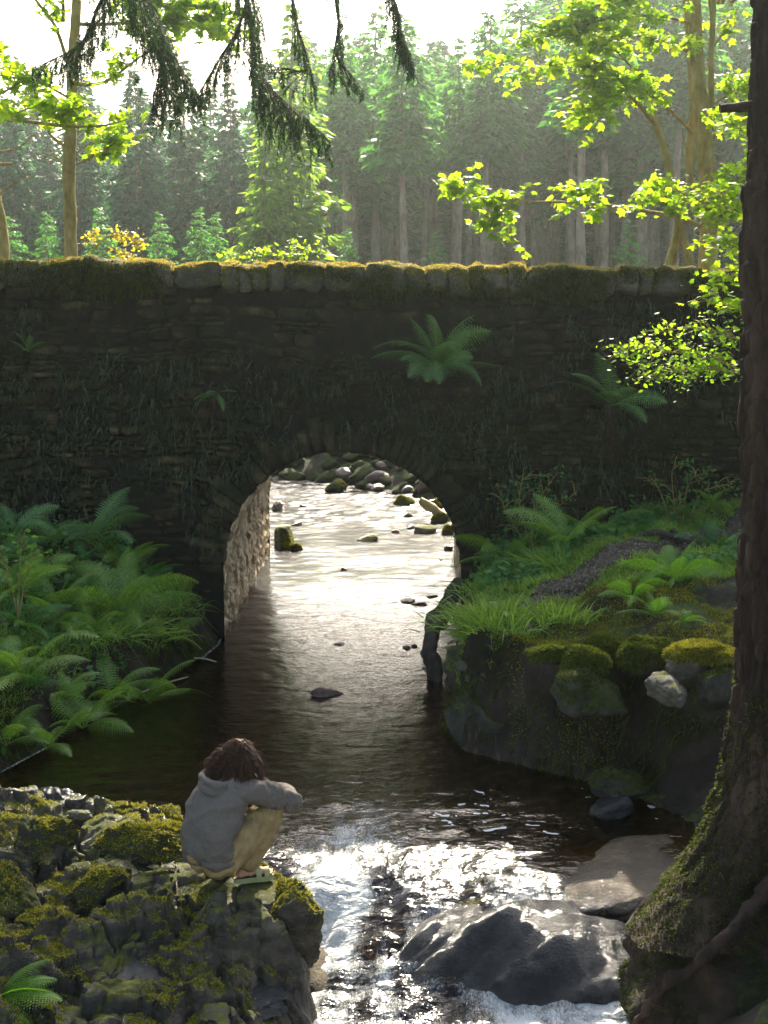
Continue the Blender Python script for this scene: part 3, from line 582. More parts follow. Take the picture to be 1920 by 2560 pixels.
# right bank rocks
RB = [(1195, 1800, .22, (.34, .30, .40), 430, 'large dark rock at the water line below the grassy right bank tip', 'mossrock', 5000),
      (1175, 1690, .45, (.2, .26, .2), 431, 'grey rock under the long grass tuft at the tip of the right bank', 'mossrock', 800),
      (1162, 1668, .58, (.09, .07, .05), 432, 'small pale stone below the grass tuft, nearest the leaning log', 'paler', 0),
      (1185, 1700, .50, (.10, .08, .06), 433, 'pale stone set in the right bank edge, lowest of the pair', 'paler', 0),
      (1560, 1972, .16, (.21, .16, .15), 434, 'dark rounded stone in the black shade at the foot of the right bank', 'mossrock', 1200),
      (1540, 2035, .01, (.26, .14, .12), 435, 'low grey wet stone at the water edge below the right bank', 'wetrock', 0),
      (1725, 1675, 1.05, (.19, .14, .12), 436, 'pale rounded stone capped with sunlit golden moss on the right bank', 'paler', 0),
      (1675, 1735, .95, (.21, .14, .11), 437, 'grey stone below the gold capped stone on the right bank', 'paler', 500),
      (1800, 1725, .95, (.19, .16, .17), 438, 'mossy green stone beside the big trunk on the right bank', 'mossrock', 3000),
      (1480, 1770, .78, (.35, .22, .2), 439, 'earthy mossy lump in the middle of the right bank face', 'mossrock', 4000)]
for px, py, z, s, sd_, lab, mt_, ms in RB:
    rock('rock', lab, pt(px, py, z)+np.array((0, s[1]*.5+(.16 if sd_ > 438 else 0), 0)), s, sd_, mt_, rz=sd_*1.7, moss=ms, mm='darkmoss', rough=.12)
def cushion(px, py, z, s, seed, lab, n=9000, mm='midmoss', L=(.015, .04)):
    o = rock('moss_cushion', lab, pt(px, py, z)+np.array((0, s[1]*.3, 0)), s, seed, 'mossrock', 'moss', moss=0, rough=.12, cut=(.8, 1.), sub=4)
    V = np.array([v.co[:] for v in o.data.vertices]); r = np.random.default_rng(seed); P, N = sample(V, [ico(4)[1]], n, r, lambda c, n_: n_[:, 2] > -.2)
    vv, ff = blades(P, nrm(N+r.normal(size=P.shape)*.5), r.uniform(*L, len(P)), .004, r, 2, .4); mk('moss', vv, [ff], M[mm], o)
cushion(1465, 1655, 1.02, (.17, .14, .12), 450, 'round green moss cushion at the middle of the right bank edge')
cushion(1625, 1645, 1.05, (.18, .14, .13), 451, 'moss cushion on the bank edge left of the pale stones')
cushion(1380, 1640, 1.03, (.18, .12, .07), 452, 'flat moss cushion right of the long grass tuft')
cushion(1735, 1632, 1.17, (.20, .13, .06), 453, 'golden sunlit moss cap on the pale stone of the right bank', mm='moss')
cushion(1540, 1620, 1.05, (.3, .14, .06), 454, 'long low moss cushion along the right bank edge')
cushion(1790, 1650, 1.12, (.16, .13, .09), 455, 'sunlit moss cushion beside the big trunk', mm='moss')
# stones in the stream: (px, py, half width px, height factor, seed, material, label)
ST = [(815, 1730, 36, .35, 'redrock', 'flat dark stone alone in midstream in front of the bridge'),
      (693, 1269, 18, .9, 'paler', 'smooth pale stone at the left shore beyond the arch'), (712, 1362, 38, 1., 'mossrock', 'large mossy rock against the far end of the left arch wall'),
      (742, 1370, 17, .9, 'mossrock', 'dark stone at the water side of the mossy rock beyond the arch'), (922, 1346, 29, .45, 'paler', 'low pale stone in midstream beyond the arch'),
      (858, 1422, 9, .8, 'redrock', 'tiny dark stone alone in the shining water under the arch'), (1061, 1325, 34, .6, 'paler', 'biggest pale stone at the right shore beyond the arch'),
      (1028, 1316, 16, .6, 'redrock', 'small brown stone touching the big pale stone beyond the arch'), (988, 1328, 12, .5, 'redrock', 'little brown stone left of the big pale stone'),
      (743, 1309, 12, .6, 'redrock', 'small dark stone in the sparkling water on the left beyond the arch'), (699, 1258, 16, .4, 'redrock', 'flat brown stone behind the smooth pale stone at the left shore'),
      (757, 1263, 11, .5, 'redrock', 'brown stone at the head of the sparkling riffle'), (1121, 1371, 15, .6, 'redrock', 'dark stone at the foot of the right arch wall'),
      (1022, 1500, 20, .4, 'redrock', 'reddish stone in the shallows under the arch, left of its pair'), (1050, 1508, 18, .45, 'redrock', 'reddish stone in the shallows under the arch, right of its pair'),
      (1082, 1488, 18, .3, 'redrock', 'flat reddish stone nearest the right arch wall'), (1017, 1616, 16, .35, 'redrock', 'flat dark stone left of the foot of the leaning log'),
      (1036, 1612, 8, 1., 'redrock', 'small upright stone beside the foot of the leaning log'), (1068, 1668, 22, .2, 'redrock', 'flat dark stone in the water in front of the leaning log'),
      (848, 1606, 20, .15, 'redrock', 'thin sliver of stone just breaking the bright water under the arch'), (1098, 1300, 22, .9, 'mossrock', 'mossy stone below the pale broken log beyond the arch'),
      (1120, 1330, 18, .9, 'mossrock', 'mossy stone against the far end of the right arch wall'), (1092, 1262, 20, .8, 'mossrock', 'mossy stone behind the pale broken log'),
      (1020, 1288, 14, .5, 'mossrock', 'low mossy stone in the riffle left of the broken log'), (846, 1219, 34, .55, 'mossrock', 'broad mossy stone at the foot of the far bank'),
      (845, 1202, 12, .9, 'mossrock', 'small green stone on top of the far bank foot'), (1010, 1255, 34, .5, 'mossrock', 'mossy stone at the right end of the far bank foot'), (1105, 1395, 10, .6, 'redrock', 'little dark stone in the brown shallows by the right arch wall')]
for i, (px, py, hw, hf, mt_, lab) in enumerate(ST):
    W = wlev(0, atz(px, py, 0)[1]); q = pt(px, py, W+.02); s = hw*mpp(q[1]); q[2] = W+s*hf*.15
    rock('stone', lab, q, (s, s*.8, s*hf*.95), 500+i, mt_, 'stone', rz=i*1.1, rough=.12, sub=4, moss=1500 if mt_ == 'mossrock' and hw > 15 else 0)
# stones strewn on the far bank
r = np.random.default_rng(12); protos = []
for k in range(4): protos.append(rockmesh(600+k, sub=3, rough=.12))
gs = []
for i in range(330):
    px = r.uniform(690, 1150); Y = r.uniform(24.5, 31.5); x = aty(px, 1200, Y)[0]; z = H1(x, Y)
    if z < .02: continue
    s = r.uniform(.07, .26)
    if len(gs) < 4: o = mk('bank_stone', protos[len(gs)][0], [protos[len(gs)][1]], M['mossrock' if len(gs) % 2 else 'redrock' if len(gs) == 0 else 'mossrock']); gs.append(o)
    else: o = gs[r.integers(4)].copy(); C.objects.link(o)
    o.location = (x, Y, z+s*.25); o.scale = (s, s*r.uniform(.7, 1), s*r.uniform(.5, .8)); o.rotation_euler = (0, 0, r.uniform(0, 6))
    tag(o, 'small stone, one of many strewn over the far bank seen through the arch', 'stone', 'stones strewn on the far bank')
gs = gs[:4]
for i in range(60):                       # cobbles along the right shore by the path and in the shallows
    px, py = r.uniform(1200, 1800), r.uniform(1330, 1600); q = pt(px, py, 1.15); x, Y = q[:2]
    if Y > 15.7 or float(on_path(np.array([x]), np.array([Y]))[0]) > .55: continue
    s = r.uniform(.012, .04); o = gs[2 if i % 3 else 0].copy(); C.objects.link(o); o.location = (x, Y, H1(x, Y)+.012+s*.3); o.scale = (s, s, s*.6); o.rotation_euler = (0, 0, r.uniform(0, 6))
    tag(o, 'small loose stone lying on the bare path of the right bank', 'stone', 'loose stones on the path')
# ------------------------------------------------------------------ right foreground: mossy mound, roots and the big trunk
mound = rock('mossy_mound', 'dark mossy mound of rock and roots at the lower right corner, under the big trunk', (2.42, 7.7, -.15), (1.25, .95, 1.02), 702, surf('mound', [(.012, .009, .006), (.035, .024, .016), (.07, .045, .03)], 6, .95, 1, 30, moss=(.03, .035, .01), mt=.75, moss2=(.07, .075, .02)), 'mound', sub=6, rough=.16, facets=30, cut=(.85, 1.), moss=26000, mm='darkmoss', mt=-.3)
tr_ = empty('spruce_tree', (2.18, 8.0, .5)); tag(tr_, 'huge dark trunk at the right edge of the picture, mossy at its flared foot', 'tree')
def rel(mb, name, mat, root, label=None, smooth=True):
    V, Fs = mb.arr(); o = mk(name, V-np.array(root.location), Fs, mat, root, smooth=smooth)
    if label: o['label'] = label
    return o
n, mth = 620, 200; zz = np.concatenate([np.linspace(.5, 2.2, 200), np.linspace(2.21, 6, 370), np.linspace(6.03, 10, 50)]); th = np.linspace(0, 2*math.pi, mth, endpoint=False)
Z, T_ = np.meshgrid(zz, th, indexing='ij'); rad = .335-.012*(Z-2)+.17*np.exp(-(Z-.8)/.32)*(1+.4*np.cos(3*T_+1.9)+.25*np.cos(5*T_))*(Z < 3)
P3 = np.stack([np.cos(T_).ravel()*.35*6, np.sin(T_).ravel()*.35*6, Z.ravel()*1.6], 1); f1, f2, idd, _ = voro(P3*np.array([3.4, 3.4, 3.6])+.5*fbm(P3, 2, 5)[:, None], 9)
rr = rad.ravel()+.032*ss(0, .28, f2-f1)*(.4+idd)+.008*fbm(P3*np.array([9, 9, 4]), 3, 12)+.02*fbm(P3*.7, 3, 4)+.006*fbm(P3*5, 3, 6)
V = np.stack([2.18+.075*ss(4.6, 2.2, Z.ravel())-.03*ss(1.5, .8, Z.ravel())+rr*np.cos(T_.ravel()), 8.0+rr*np.sin(T_.ravel()), Z.ravel()], 1); tk = MB().add(V, grid(n, mth, True)[:, ::-1]); rel(tk, 'trunk', M['bark'], tr_)
r = np.random.default_rng(70); P, N = sample(V, [grid(n, mth, True)[:, ::-1]], 26000, r, lambda c, n_: (c[:, 2] < 1.75)*np.clip(fbm(c*3, 3, 7)+.35+ss(1.6, .8, c[:, 2]), 0, 1)*((c[:, 0] < 2.2) | (c[:, 2] < 1)))
mo = MB(); mo.add(*blades(P, nrm(N+r.normal(size=P.shape)*.5), r.uniform(.008, .028, len(P)), .004, r, 2, .4)); rel(mo, 'moss', M['darkmoss'], tr_)
st = MB(); st.add(*tube(spline([(2.15, 8, 4.72), (1.95, 7.98, 4.75), (1.69, 7.96, 4.73)], 16), [.045, .03, .02], 10, .3, 2)); rel(st, 'broken_branch', M['bark'], tr_)
rt = [[(2.2, 7.7, .95), (1.95, 7.45, .78), (1.7, 7.3, .58), (1.42, 7.35, .30), (1.30, 7.5, .0)], [(2.15, 7.9, .9), (1.85, 7.9, .66), (1.6, 8.05, .40), (1.42, 8.1, .12)], [(2.4, 7.6, .9), (2.2, 7.2, .72), (1.95, 6.95, .5), (1.7, 6.9, .2)]]
for q in rt: mb = MB(); mb.add(*tube(spline(q, 60), [.055, .04, .032, .018], 14, .7, 3)); rel(mb, 'root', M['bark'], tr_)
# leaning log under the arch, fallen stick on the right bank, twig in the stream
lgp = spline([aty(1150, 1455, 14.9)+0, aty(1122, 1505, 14.75), aty(1088, 1560, 14.55), aty(1073, 1620, 14.4), aty(1080, 1662, 14.3), aty(1092, 1740, 14.2)], 60); mb = MB(); mb.add(*tube(lgp, [.07, .075, .09, .08, .07, .06], 18, .4, 5))
mb.add(*tube(spline([lgp[25], lgp[25]+np.array((.09, -.05, .0)), lgp[25]+np.array((.13, -.05, .03))], 8), [.03, .022, .012], 8)); mb.build('leaning_log', M['wood'], loc=lgp[-1]); tag(bpy.data.objects['leaning_log'], 'dark log leaning out of the water against the right side of the arch', 'log')
q = [aty(1490, 1236, 14.6), aty(1560, 1243, 14.55), aty(1640, 1252, 14.4), aty(1700, 1262, 14.3), aty(1765, 1280, 14.1)]; mb = MB(); mb.add(*tube(spline([np.array((a[0], a[1], H1(a[0], a[1])+.06)) for a in q], 40), [.03, .035, .03, .03, .015], 8, .25, 3)); mb.build('fallen_stick', M['wood'], loc=q[0]); tag(bpy.data.objects['fallen_stick'], 'long thin fallen stick in the greenery at the foot of the wall', 'stick')
q0 = atz(1075, 1268, .22); mb = MB(); mb.add(*tube(spline([q0+np.array((-.16, 0, .12)), q0, q0+np.array((.3, .05, -.22))], 14), [.05, .085, .06], 7, .3, 8)); mb.build('broken_log', M['palewood'], loc=q0); tag(bpy.data.objects['broken_log'], 'pale broken log jammed among the stones on the right beyond the arch', 'log')
r = np.random.default_rng(31); mb = MB(); b0 = atz(975, 2215, -.12)
for i in range(16):
    a = r.uniform(0, 6.28); e = r.uniform(.25, .9); Lr = r.uniform(.12, .30); p1 = b0+np.array((math.cos(a)*.05, math.sin(a)*.05, .08)); p2 = b0+np.array((math.cos(a)*Lr*.4+.03, math.sin(a)*Lr*.4, Lr*e)); mb.add(*tube(spline([b0, p1, p2, p2+np.array((.05, 0, -.03))], 10), [.004, .003, .0015], 4))
mb.build('twig', M['wood'], loc=b0); tag(bpy.data.objects['twig'], 'tangled brown twig caught upright in the rushing water', 'twig')
for nm, a, b, lab in (('stick', (485, 1645), (541, 1655), 'short pale stick at the left water line beside the arch'), ('stick', (350, 1733), (470, 1692), 'thin pale stick floating along the left bank'), ('stick', (968, 2372), (985, 2408), 'thin red stick poking out of the water left of the big boulder')):
    za = wlev(0, atz(*a, 0)[1])+.02; A = atz(*a, za+(.12 if 'red' in lab else .03)); B = atz(*b, za); mb = MB(); mb.add(*tube(spline([A, (A+B)/2+np.array((0, 0, .012)), B], 10), [.008, .01, .006], 6, .2)); o = mb.build(nm, M['palewood'] if 'pale' in lab else M['redrock'], loc=A); tag(o, lab, 'stick')
# ------------------------------------------------------------------ ferns, herbs and grass
def frond(L, rng, el, droop, width=.24, npin=20, npl=7):
    """one fern frond in the x-z plane starting along +x; returns verts, quads"""
    t = np.linspace(0, 1, npin+1)[1:]; a = el-droop*t**1.3; ds = L/npin; x = np.cumsum(np.cos(a))*ds; z = np.cumsum(np.sin(a))*ds
    c = np.stack([x, .03*L*np.sin(t*3+rng.uniform(0, 6)), z], 1); T = np.stack([np.cos(a), 0*a, np.sin(a)], 1); U = np.stack([-np.sin(a), 0*a, np.cos(a)], 1)
    mb = MB(); mb.add(*tube(np.vstack([[0, 0, 0], c]), np.linspace(.006, .0015, npin+1)*L/.7, 4, cap=False))
    s0 = .12; sh = np.where(t < s0, 0, np.sin(np.clip((t-s0)/(1-s0), 0, 1)**.62*math.pi)**.8); PV = []; tw = rng.normal(0, .12)
    for k in range(npin):
        if sh[k] < .03: continue
        for sd in (-1, 1):
            Lp = width*L*sh[k]*rng.uniform(.85, 1.1); d = nrm(np.array((0, sd, 0))*.93+T[k]*.42+U[k]*(-.12+tw*sd)); nn = nrm(np.cross(T[k], np.array((0, sd, 0))))*sd
            q = np.linspace(.04, 1, npl); e = nrm(T[k]-d*(T[k]@d)); wv = ds*.9*(1-q**1.6*.85)
            p = c[k]+d[None]*(Lp*q)[:, None]+np.array((0, 0, -1.))*(Lp*.22*q*q)[:, None]; hw = Lp/npl*.6
            for sg in (-1, 1):
                tip = p+e*(sg*wv*.62)[:, None]+d*hw*1.0; A = p-d*hw; B = p+d*hw*.8; Mx = p+e*(sg*wv*.34)[:, None]-d*hw*.5
                PV.append(np.stack([A, Mx, tip, B], 1).reshape(-1, 3))
    PV = np.vstack(PV); f = np.arange(len(PV)).reshape(-1, 4); mb.add(PV, f); return mb.arr()
def fern_mesh(nf, L, seed, el=(.5, 1.25), droop=(.9, 1.7), az=(0, 2*math.pi), width=.21, npin=26):
    r = np.random.default_rng(seed); mb = MB()
    for k in range(nf):
        V, Fs = frond(L*r.uniform(.7, 1.1), r, r.uniform(*el), r.uniform(*droop), width, npin); a = az[0]+(az[1]-az[0])*(k+r.uniform(-.6, .6))/nf; c_, s_ = math.cos(a), math.sin(a); rl = r.normal(0, .45)
        V = np.stack([V[:, 0], V[:, 1]*math.cos(rl)-V[:, 2]*0, V[:, 2]+V[:, 1]*math.sin(rl)], 1)
        V = np.stack([V[:, 0]*c_-V[:, 1]*s_, V[:, 0]*s_+V[:, 1]*c_, V[:, 2]], 1); mb.add(V, *Fs)
    return mb
FP = []
def fern_proto(k, matn):
    m = fern_mesh([9, 7, 10, 6][k % 4], .62, 800+k, (.45, 1.3)); V, Fs = m.arr(); return mk('fern', V, Fs, M[matn], smooth=False)
protos = {}
def fern(x, Y, s, kind, matn, label, rz, z=None, tilt=None, grp=None):
    key = (kind, matn)
    if key not in protos: o = protos[key] = fern_proto(kind, matn)
    else: o = protos[key].copy(); C.objects.link(o)
    o.location = (x, Y, (H1(x, Y) if z is None else z)); o.rotation_euler = (tilt or 0, 0, rz); o.scale = (s, s, s); return tag(o, label, 'fern', grp)
# left bank, each at (px, py of its root, depth Y, size, kind, material, label)
LF = [(245, 1330, 15.5, 1.0, 0, 'wallfern', 'pale green fern against the foot of the wall, highest of those on the left'), (150, 1370, 15.2, .7, 3, 'wallfern', 'small fern left of the pale fern at the foot of the wall'),
      (300, 1480, 14.3, 1.35, 2, 'fern', 'largest fern of the left bank, its fronds reaching towards the arch'), (360, 1590, 13.6, 1.05, 0, 'fern', 'broad green fern hanging over the left bank edge below the largest fern'),
      (60, 1570, 12.4, 1.2, 1, 'fern', 'big bright fern at the left edge of the picture'), (200, 1640, 12.6, .95, 2, 'fern', 'lush fern over the water in the middle of the left bank'),
      (110, 1700, 12.0, .9, 3, 'fern', 'low fern spilling down the bank at the left'), (20, 1190, 15.2, .9, 1, 'wallfern', 'bluish fern at the left edge above the bank, near the wall'),
      (410, 1500, 14.6, .8, 3, 'fern', 'fern at the right end of the left bank near the arch'), (20, 1430, 14, .9, 0, 'herb', 'dark fern at the far left under the wall'), (10, 1760, 11.8, .8, 3, 'fern', 'lowest fern at the left edge hanging above the water'),
      (270, 1570, 13.3, .9, 1, 'fern', 'fern between the broad fern and the lush fern on the left bank')]
for px, py, Y, s, k, mt_, lab in LF:
    x = aty(px, py, Y)[0]; fern(x, Y, s*1.15, k, mt_, lab, px*.37, z=H1(x, Y)+.08)
RF = [(1270, 1350, 15.0, 1.0, 0, 'fern', 'fern close to the foot of the wall right of the arch'), (1420, 1320, 14.6, 1.1, 2, 'fern', 'tall fern standing in the middle of the right bank greenery'), (1500, 1290, 15.0, .9, 1, 'fern', 'fern beside the fallen stick on the right'),
      (1640, 1290, 15.1, .9, 3, 'herb', 'fern at the foot of the wall towards the big trunk'), (1170, 1440, 14.9, .75, 3, 'fern', 'light fern above the leaning log at the corner of the arch'), (1330, 1400, 14.4, .6, 1, 'fern', 'low fern left of the long pale grass on the right bank'),
      (1580, 1500, 12.6, .62, 0, 'sunfern', 'bright low fern between the path and the moss, right of its neighbour'), (1690, 1470, 12.9, .75, 2, 'sunfern', 'bright green fern nearest the trunk beside the path'), (1640, 1540, 12.2, .6, 1, 'sunfern', 'small bright fern in the moss below the path'),
      (1710, 1600, 11.9, .35, 3, 'sunfern', 'tiny fern just above the gold capped stone'), (1270, 1600, 12.6, .45, 3, 'fern', 'small fern left of the long green grass tuft'), (1790, 1350, 14.2, .8, 3, 'herb', 'leafy fern by the path next to the big trunk')]
for px, py, Y, s, k, mt_, lab in RF:
    x = aty(px, py, Y)[0]; fern(x, Y, s*1.15, k, mt_, lab, px*.53)
rf = random.Random(5); n_ = 0
while n_ < 22:
    px, Y = rf.uniform(-20, 470), rf.uniform(11.9, 15.4); x = aty(px, 1500, Y)[0]; z_, d_, i_ = H([x], [Y])
    if i_[0] or d_[0] < .12: continue
    fern(x, Y, rf.uniform(.5, .95), rf.randrange(4), rf.choice(['fern', 'fern', 'herb']), 'smaller fern in the thick of the greenery of the left bank', rf.uniform(0, 6), z=float(z_[0])+.04, grp='smaller ferns crowding the left bank'); n_ += 1
n_ = 0
while n_ < 16:
    px, Y = rf.uniform(1150, 1800), rf.uniform(11.7, 15.6); x = aty(px, 1500, Y)[0]; z_, d_, i_ = H([x], [Y])
    if i_[0] or (d_[0] > .35 and Y < 14.6) or on_path(np.array([x]), np.array([Y]))[0] < .3: continue
    fern(x, Y, rf.uniform(.3, .6), rf.randrange(4), rf.choice(['fern', 'herb']), 'little fern on the rim of the right bank or along the wall foot', rf.uniform(0, 6), z=float(z_[0])+.02, grp='little ferns of the right bank'); n_ += 1
# ferns rooted in the wall face
def wallfern(px, py, L, nf, seed, lab, az, el, droop, stem=0, matn='wallfern', width=.2):
    q = aty(px, py, FY-.04); m = fern_mesh(nf, L, seed, el, droop, az, width, 24); V, Fs = m.arr(); o = mk('wall_fern', V, Fs, M[matn], smooth=False); o.location = q; tag(o, lab, 'fern')
    if stem:
        r = np.random.default_rng(seed); P = np.zeros((130, 3))+r.normal(size=(130, 3))*np.array((.035, .02, .02)); P[:, 2] -= r.random(130)*stem
        vv, ff = blades(P, nrm(np.array((0, -.25, -1.))+r.normal(size=P.shape)*.25), r.uniform(.06, .18, 130), .003, r, 2, .3); mk('dead_fronds', vv, [ff], M['deadfrond'], o)
wallfern(1095, 920, .8, 20, 820, 'big fern growing out of the wall above the right of the arch', (math.pi*1.1, math.pi*2.15), (.1, 1.5), (.5, 1.7), .12)
wallfern(1530, 1015, .78, 9, 821, 'blue green fern growing out of the wall near the hanging leaves, dead stalks below it', (math.pi*.98, math.pi*2.02), (.3, 1.45), (.6, 1.4), .5)
wallfern(545, 985, .36, 5, 822, 'small withered fern on the wall left of the arch', (math.pi*1.0, math.pi*2.0), (0., .6), (.6, 1.9), .12)
wallfern(72, 880, .30, 5, 823, 'tiny pale fern on the wall at the far left', (math.pi*1.0, math.pi*2.0), (.5, 1.4), (.4, 1.2))
# green fern at the lower left corner
q = atz(-10, 2500, .0); q[1] = 7.7; q = aty(-20, 2500, 7.7); fo = fern_mesh(6, .42, 830, (.3, .9), (.5, 1.2), (-.7, 1.0), .28); V, Fs = fo.arr(); o = mk('fern', V, Fs, M['sunfern'], smooth=False); o.location = q; tag(o, 'sunlit light green fern poking in at the lower left corner', 'fern')
# grass and low greenery on both banks
r = np.random.default_rng(40)
def scatter(n, box, cond):
    x = r.uniform(box[0], box[1], n); y = r.uniform(box[2], box[3], n); z, d, ins = H(x, y); k = (~ins) & cond(x, y, d, z); return np.stack([x, y, z], 1)[k], d[k]
pn = lambda x, y, f, s: fbm(np.stack([x*f, y*f, 0*x], 1), 3, s)
def grass(name, P, L, mat, label, lean=.45, W=.0035):
    D = nrm(np.array((0, 0, 1.))+r.normal(size=P.shape)*lean*np.array((1, 1, .2))); V, f = blades(P, D, L, W, r, 4, .75); o = mk(name, V, [f], M[mat], smooth=False); return tag(o, label, 'grass', kind='stuff')
P, d = scatter(60000, (-4.6, -1.2, 11.4, 15.85), lambda x, y, d, z: (d > .15) & (pn(x, y, 1.2, 41)+.35*(x < -2) > -.05)); grass('bank_grass', P, r.uniform(.05, .24, len(P)), 'grass', 'long thin grass among the ferns on the left bank')
P, d = scatter(130000, (.6, 5, 12.2, 15.85), lambda x, y, d, z: (d > .12) & (on_path(x, y) > .2) & (pn(x, y, 1.3, 43)+.6*(y > 12.9) > -.1)); grass('bank_grass', P, r.uniform(.03, .19, len(P)), 'grass', 'short grass around the path on the right bank')
gp = pc[r.integers(0, 90, 5200)]+r.normal(size=(5200, 2))*.10; k = (gp[:, 1] < 15.6) & (H(gp[:, 0], gp[:, 1])[1] > .45); gp = gp[k]; zz_ = H(gp[:, 0], gp[:, 1])[0]; Vi, Fi = ico(1); ng = len(gp); sz = r.uniform(.004, .017, ng)[:, None, None]*r.uniform(.6, 1.2, (ng, 1, 3))
gv = np.c_[gp, zz_+.012][:, None]+Vi[None]*sz*(1+.25*r.normal(size=(ng, len(Vi), 1))); o = mk('gravel', gv.reshape(-1, 3), [(np.arange(ng)[:, None, None]*len(Vi)+Fi[None]).reshape(-1, 3)], M['gravel'], smooth=False); tag(o, 'loose gravel and twigs on the bare path', 'gravel', kind='stuff')
def mossbed(box, n, cond, lab):
    P, d = scatter(n, box, cond); D = nrm(np.array((0, 0, 1.))+r.normal(size=P.shape)*.7*np.array((1, 1, .3))); V, f = blades(P, D, r.uniform(.008, .03, len(P)), .004, r, 2, .3); o = mk('moss_carpet', V, [f], M['moss'], smooth=False); tag(o, lab, 'moss', kind='stuff')
mossbed((1.0, 4, 11.2, 13.4), 90000, lambda x, y, d, z: (d > .05) & (on_path(x, y) > .18) & (pn(x, y, 2, 45) > -.15), 'low yellow green moss covering the right bank between path and edge')
# small round leaved herbs
def herbs(box, n, cond, lab, size=(.012, .035), hgt=(.02, .16), matn='herb'):
    P, d = scatter(n, box, cond); P = np.repeat(P, 5, 0)+r.normal(size=(len(P)*5, 3))*.035; P[:, 2] += r.uniform(*hgt, len(P)); s = r.uniform(*size, len(P)); N = nrm(np.array((0, -.3, 1.))+r.normal(size=P.shape)*.45)
    A = nrm(np.cross(N, r.normal(size=P.shape))); B = np.cross(N, A); an = np.array([0, .9, 1.9, 3.14, 4.4, 5.4]); rd = np.array([1.25, .85, .8, 1, .8, .85])
    V = P[:, None]+s[:, None, None]*(A[:, None]*(np.cos(an)*rd)[None, :, None]+B[:, None]*(np.sin(an)*rd)[None, :, None]); V = V.reshape(-1, 3)
    o = mk('herbs', V, [np.arange(len(V)).reshape(-1, 6)], M[matn], smooth=False); tag(o, lab, 'ground cover', kind='stuff')
herbs((-4.6, -1.4, 11.6, 15.85), 1300, lambda x, y, d, z: (d > .1) & (pn(x, y, 1.5, 47) > 0), 'small leaved weeds among the ferns of the left bank')
herbs((.7, 5, 13.2, 15.85), 2200, lambda x, y, d, z: (d > .1) & (on_path(x, y) > .5) & (pn(x, y, 1.5, 48)+.5*(y > 14.6) > .15), 'small leaved weeds along the foot of the wall on the right')
# mats of moss and roots hanging down the bank faces
def hang(side, n, box, lab):
    x = r.uniform(box[0], box[1], n); y = r.uniform(box[2], box[3], n); z, d, ins = H(x, y); k = (~ins) & (d < .55); P = np.stack([x, y, z], 1)[k]; k = pn(P[:, 0], P[:, 1], 3, 49)+.5*r.random(len(P)) > -.1; P = P[k]
    D = nrm(np.array((-.5*side, -.6, -.2))+r.normal(size=P.shape)*.6); V, f = blades(P, D, r.uniform(.02, .10, len(P)), .005, r, 3, .9); o = mk('hanging_moss', V, [f], M['darkmoss'], smooth=False); tag(o, lab, 'moss', kind='stuff')
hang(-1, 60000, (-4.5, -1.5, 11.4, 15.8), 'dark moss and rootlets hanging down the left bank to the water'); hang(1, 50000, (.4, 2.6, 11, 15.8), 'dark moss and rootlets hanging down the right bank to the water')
# tufts: things of their own
def tuft(px, py, Y, n, L, lab, matn='grass', spread=.16, lean=.5, z=None):
    x = aty(px, py, Y)[0]; z = H1(x, Y) if z is None else z; P = r.normal(size=(n, 3))*np.array((spread, spread*.7, 0)); P[:, 2] -= .02; D = nrm(np.array((0, 0, 1.))+P*np.array((2.2, 2.2, 0))+r.normal(size=P.shape)*lean*.5)
    V, f = blades(P, D, r.uniform(.45, 1, n)*L, .0048, r, 5, .6); o = mk('grass_tuft', V, [f], M[matn], smooth=False); o.location = (x, Y, z); tag(o, lab, 'grass tuft')
tuft(1250, 1620, 12.55, 1100, .46, 'tall bright green tuft of rushy grass at the tip of the right bank', 'grass', .19)
tuft(1390, 1600, 12.5, 600, .34, 'shorter green tuft joined to the right side of the tall grass tuft', 'grass', .13)
tuft(1440, 1400, 14.2, 900, .36, 'soft pale grass tuft above the path on the right bank', 'grass', .22, .8); tuft(1250, 1480, 13.9, 500, .25, 'thin grass tuft on the shaded lip above the leaning log', 'grass', .2, .8)
tuft(190, 1480, 13.9, 1200, .42, 'drooping pale grass in the middle of the left bank', 'grass', .32, 1.); tuft(330, 1400, 14.8, 800, .36, 'thin grass behind the largest fern of the left bank', 'grass', .25, 1.)
# ------------------------------------------------------------------ broadleaf trees
LOBE = np.array([(0, 0), (.12, .32), (.42, .34), (.36, .10), (.62, .12), (1, 0)]); 
def leaf_outline(kind):
    if kind == 'maple': p = [(0, 0), (-.06, .22), (.10, .46), (.26, .30), (.46, .52), (.56, .30), (.60, .14), (1, 0)]
    else: p = [(0, 0), (.18, .24), (.45, .33), (.75, .22), (1, 0)]
    p = np.array(p); q = p[1:-1][::-1]*np.array((1, -1)); return np.vstack([p, q])
def leaves(P, rng, size, kind='maple', flat=.5):
    n = len(P); o = leaf_outline(kind); N = nrm(np.array((0, 0, 1.))+rng.normal(size=(n, 3))*flat); a = rng.uniform(0, 6.283, n)
    A = np.stack([np.cos(a), np.sin(a), -.35-.4*rng.random(n)], 1); A = nrm(A-N*(A*N).sum(1)[:, None]); B = np.cross(N, A); s = (size*rng.uniform(.45, 1.15, n))[:, None, None]
    V = P[:, None]+s*(A[:, None]*o[None, :, :1]+B[:, None]*o[None, :, 1:]-N[:, None]*(np.abs(o[None, :, 1:])*.35+.25*o[None, :, :1]**2)); k = len(o); h = len(o)//2
    V = V.reshape(-1, 3); b = np.arange(n)[:, None]*k; up = np.arange(0, h+1); lo = np.r_[0, np.arange(k-1, h-1, -1)]
    # two halves, folded along the midrib
    return V, (b+up[None]), (b+lo[::-1][None])
